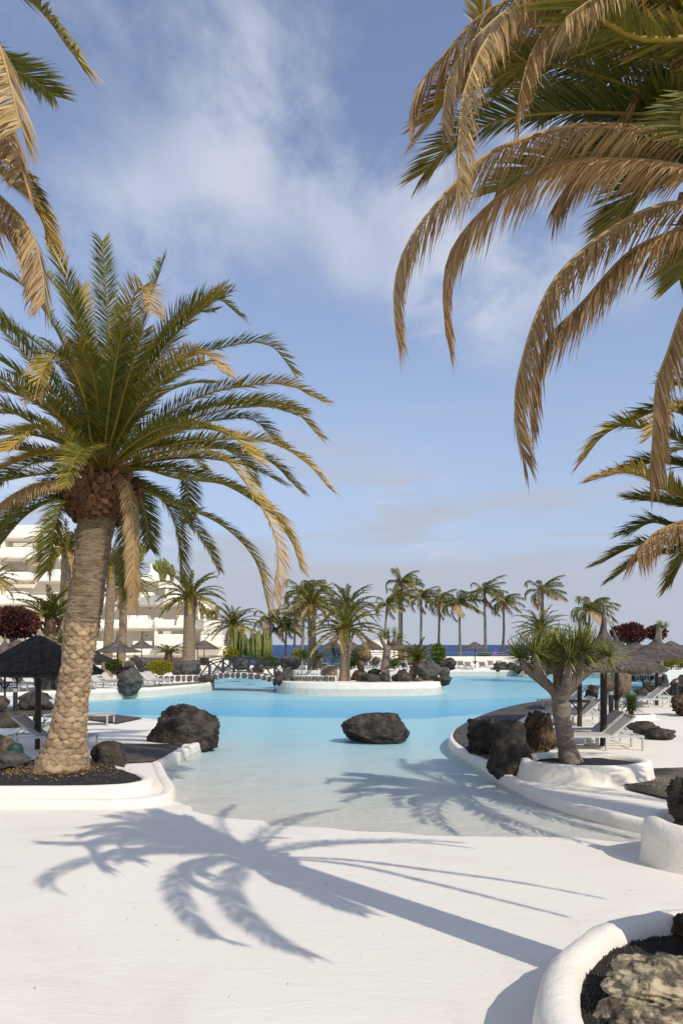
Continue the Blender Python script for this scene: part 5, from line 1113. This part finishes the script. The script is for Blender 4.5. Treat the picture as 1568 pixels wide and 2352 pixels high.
# far terrace steps, sea wall, railing
def wall_box(name, label, c, size, rz=0, m=None, cat='wall', bev=.04):
    mb = MB(); mb.box((0, 0, size[2] / 2), size); o = mb.build(name, m or M_wall, None, loc=c); o.rotation_euler.z = rz; md = o.modifiers.new('edge', 'BEVEL'); md.width = bev; md.segments = 2; return tag(o, label, cat)
wall_box('sea_wall', 'long low white wall between the far terrace and the sea', (38, 79.5, -.1), (53, .5, 1.25))
wall_box('low_wall', 'white pool edge step in front of the lone parasol', (16.5, 67.9, -.1), (7, .8, .3))
wall_box('low_wall', 'white low wall of the raised hedge bed', (30, 43.6, -.05), (19, .5, .95))
wall_box('low_wall', 'white low wall in front of the shrubs beyond the bridge', (-10, 66.5, -.1), (13, .5, .5))
wall_box('low_wall', 'white kerb of the small back basin behind the island', (1.5, 60.5, -.1), (15, .5, .34))
e = empty('railing', (8, 80, 1.15), 'thin metal railing on top of the sea wall', 'railing'); mb = MB(); mb.bar((-9, 0, .45), (14, 0, .45), .06); mb.bar((-9, 0, .2), (14, 0, .2), .03); mb.build('rail', M_metal, e)
for i in range(12):
    mb = MB(); mb.bar((-9 + i * 2.09, 0, -.1), (-9 + i * 2.09, 0, .45), .05); mb.build('post', M_metal, e)
# pavilion
e = empty('pavilion', (6.5, 80, 0), 'small white pavilion with brown door behind the parasols', 'building'); W_ = 80 / F
x0, x1 = (846 - CX) * W_, (935 - CX) * W_; zt = CZ + 17 * W_; ze = CZ - 4 * W_; mb = MB(); mb.add([(x0, 80, 0), (x1, 80, 0), (x1, 80, ze), ((x0 + x1) / 2 - .8, 80, zt), (x0, 80, ze + .4), (x0, 84, 0), (x1, 84, 0), (x1, 84, ze), ((x0 + x1) / 2 - .8, 84, zt), (x0, 84, ze + .4)], [(0, 1, 2, 3, 4), (9, 8, 7, 6, 5), (1, 6, 7, 2), (2, 7, 8, 3), (3, 8, 9, 4), (4, 9, 5, 0)]); mb.build('wall', M_wall, e, world=True)
mb = MB(); mb.box(((921 - CX) * W_, 79.98, 1.1), (.7, .1, 2.0)); mb.build('door', M_door, e, world=True); mb = MB(); mb.box(((932 - CX) * W_, 79.97, 1.2), (.35, .12, 2.3)); mb.build('corner_post', M_stonet, e, world=True); mb = MB(); mb.box(((880 - CX) * W_, 79.98, .45), (3.6, .5, .5)); mb.build('bench', M_wall, e, world=True)
# windsurfer far out
p = P(1139, 1497, 330); p = np.array([p[0], 330., -3.45]); e = empty('windsurf_board', p, 'tiny purple windsurf sail far out on the sea', 'windsurfer'); mb = MB(); mb.add([(0, 0, .8), (.3, 0, 5), (-1.6, 0, 1.4), (.05, .06, .8), (.35, .06, 5), (-1.55, .06, 1.4)], [(0, 1, 2), (5, 4, 3), (0, 3, 4, 1), (1, 4, 5, 2), (2, 5, 3, 0)]); mb.build('sail', mat('purple_sail', (.35, .06, .5), .6), e); mb = MB(); mb.box((0, 0, .1), (2.6, .6, .15)); mb.build('board', M_wall, e); mb = MB(); mb.tube([(.1, .03, .1), (.35, .03, 5.1)], .05, 6); mb.build('mast', M_post, e)

# ------------------------------------------------------------------ the terraced hotel
HB = empty('hotel', (-36, 86, 0), 'white terraced hotel with stepped balconies rising behind the palms', 'building')
def hz_(py): return CZ + (HY - py) * 86 / F
def hx(px): return (px - CX) * 86 / F
M_hotel = mat('hotel_white', (.88, .82, .70), .9, (.81, .745, .63), .6, .08, 9, lo=.4, hi=.85)
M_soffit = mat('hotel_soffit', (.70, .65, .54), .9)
def hpart(name, c, size, m=None, bev=.12, par=None):
    mb = MB(); mb.box((0, 0, 0), size); o = mb.build(name, m or M_hotel, HB, loc=(c[0] + 36, c[1] - 86, c[2]))
    if par is not None: o.parent = par; o.location = o.location - par.location
    if bev: md = o.modifiers.new('edge', 'BEVEL'); md.width = bev; md.segments = 3
    return o
# storeys: parapet top (picture row), end of storey (picture column), setback
ST = [(1484, 560, 0.), (1424, 478, 2.2), (1366, 452, 4.4), (1308, 372, 6.6), (1250, 150, 8.8), (1195, 70, 11.0)]
zp = 0.
for k, (py, pe, sb) in enumerate(ST):
    zt = hz_(py); xe = hx(pe); xs = -75.; y0 = 84 + sb
    hpart('wall', ((xs + xe - .6) / 2, y0 + 8, (zp + zt - .3) / 2), (xe - .6 - xs, 12, zt - .3 - zp), bev=0)
    g = random.Random(k + 4); x = xe; i = 0
    while x > xs + 6:
        w = g.choice((4.2, 5.6, 6.4, 7.4)); yo = g.choice((-.0, -.9, -1.6)); 
        if k == 0: yo = -.5
        ph = 1.15
        pp = hpart('parapet', (x - w / 2, y0 + 1.0 + yo, zt - ph / 2), (w - .02, 2.6, ph), bev=.22)
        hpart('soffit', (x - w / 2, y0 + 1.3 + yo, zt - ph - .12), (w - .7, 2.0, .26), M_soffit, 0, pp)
        if g.random() < .75: hpart('fin', (x - w + .2, y0 + 1.4 + yo, (zp + zt) / 2), (.42, 2.7, zt - zp + .5), bev=.05)
        if g.random() < .6: hpart('planter_box', (x - w * g.uniform(.35, .7), y0 + .3 + yo, zp + .45), (w * .55, 1.6, .95), bev=.06)
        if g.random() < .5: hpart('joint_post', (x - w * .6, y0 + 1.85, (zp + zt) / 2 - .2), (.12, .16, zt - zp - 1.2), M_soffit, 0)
        x -= w; i += 1
    zp = zt - .3
for px0, px1, py0, py1, yy in ((476, 506, 1418, 1450, 85), (452, 474, 1387, 1424, 88), (316, 342, 1283, 1322, 93), (342, 362, 1317, 1345, 92), (362, 384, 1334, 1366, 91), (384, 402, 1352, 1372, 90), (402, 420, 1362, 1384, 89.5), (-60, 60, 1172, 1205, 98), (476, 522, 1460, 1486, 83.2), (384, 455, 1458, 1484, 82.6)):
    hpart('block', ((hx(px0) + hx(px1)) / 2, yy, (hz_(py0) + hz_(py1)) / 2), (hx(px1) - hx(px0), 3, hz_(py0) - hz_(py1)), bev=.15)
mb = rosette_geo(16, .55, .12, 77, cols=AG, droop=.15, elo=5); sm_ = mb.me('leaves', M_blade)
for i, (px, py) in enumerate(((345, 1397), (371, 1397), (416, 1402), (336, 1458), (368, 1458), (408, 1460), (283, 1457), (280, 1396), (62, 1287), (105, 1294), (30, 1318), (200, 1290), (478, 1460), (496, 1461), (88, 1240))):
    p = P(px, py + 4, 82.4 if py > 1380 else 84.5); e = empty('succulent', p, 'small succulent growing in a hotel balcony planter', 'plant', 'succulents in the hotel balcony planters'); link('leaves', sm_, e, (0, 0, 0), (0, 0, i), rnd.uniform(.8, 1.3))
bpy.context.view_layer.update()
print('objects', len(bpy.data.objects), 'tris', sum(len(m.polygons) for m in bpy.data.meshes))
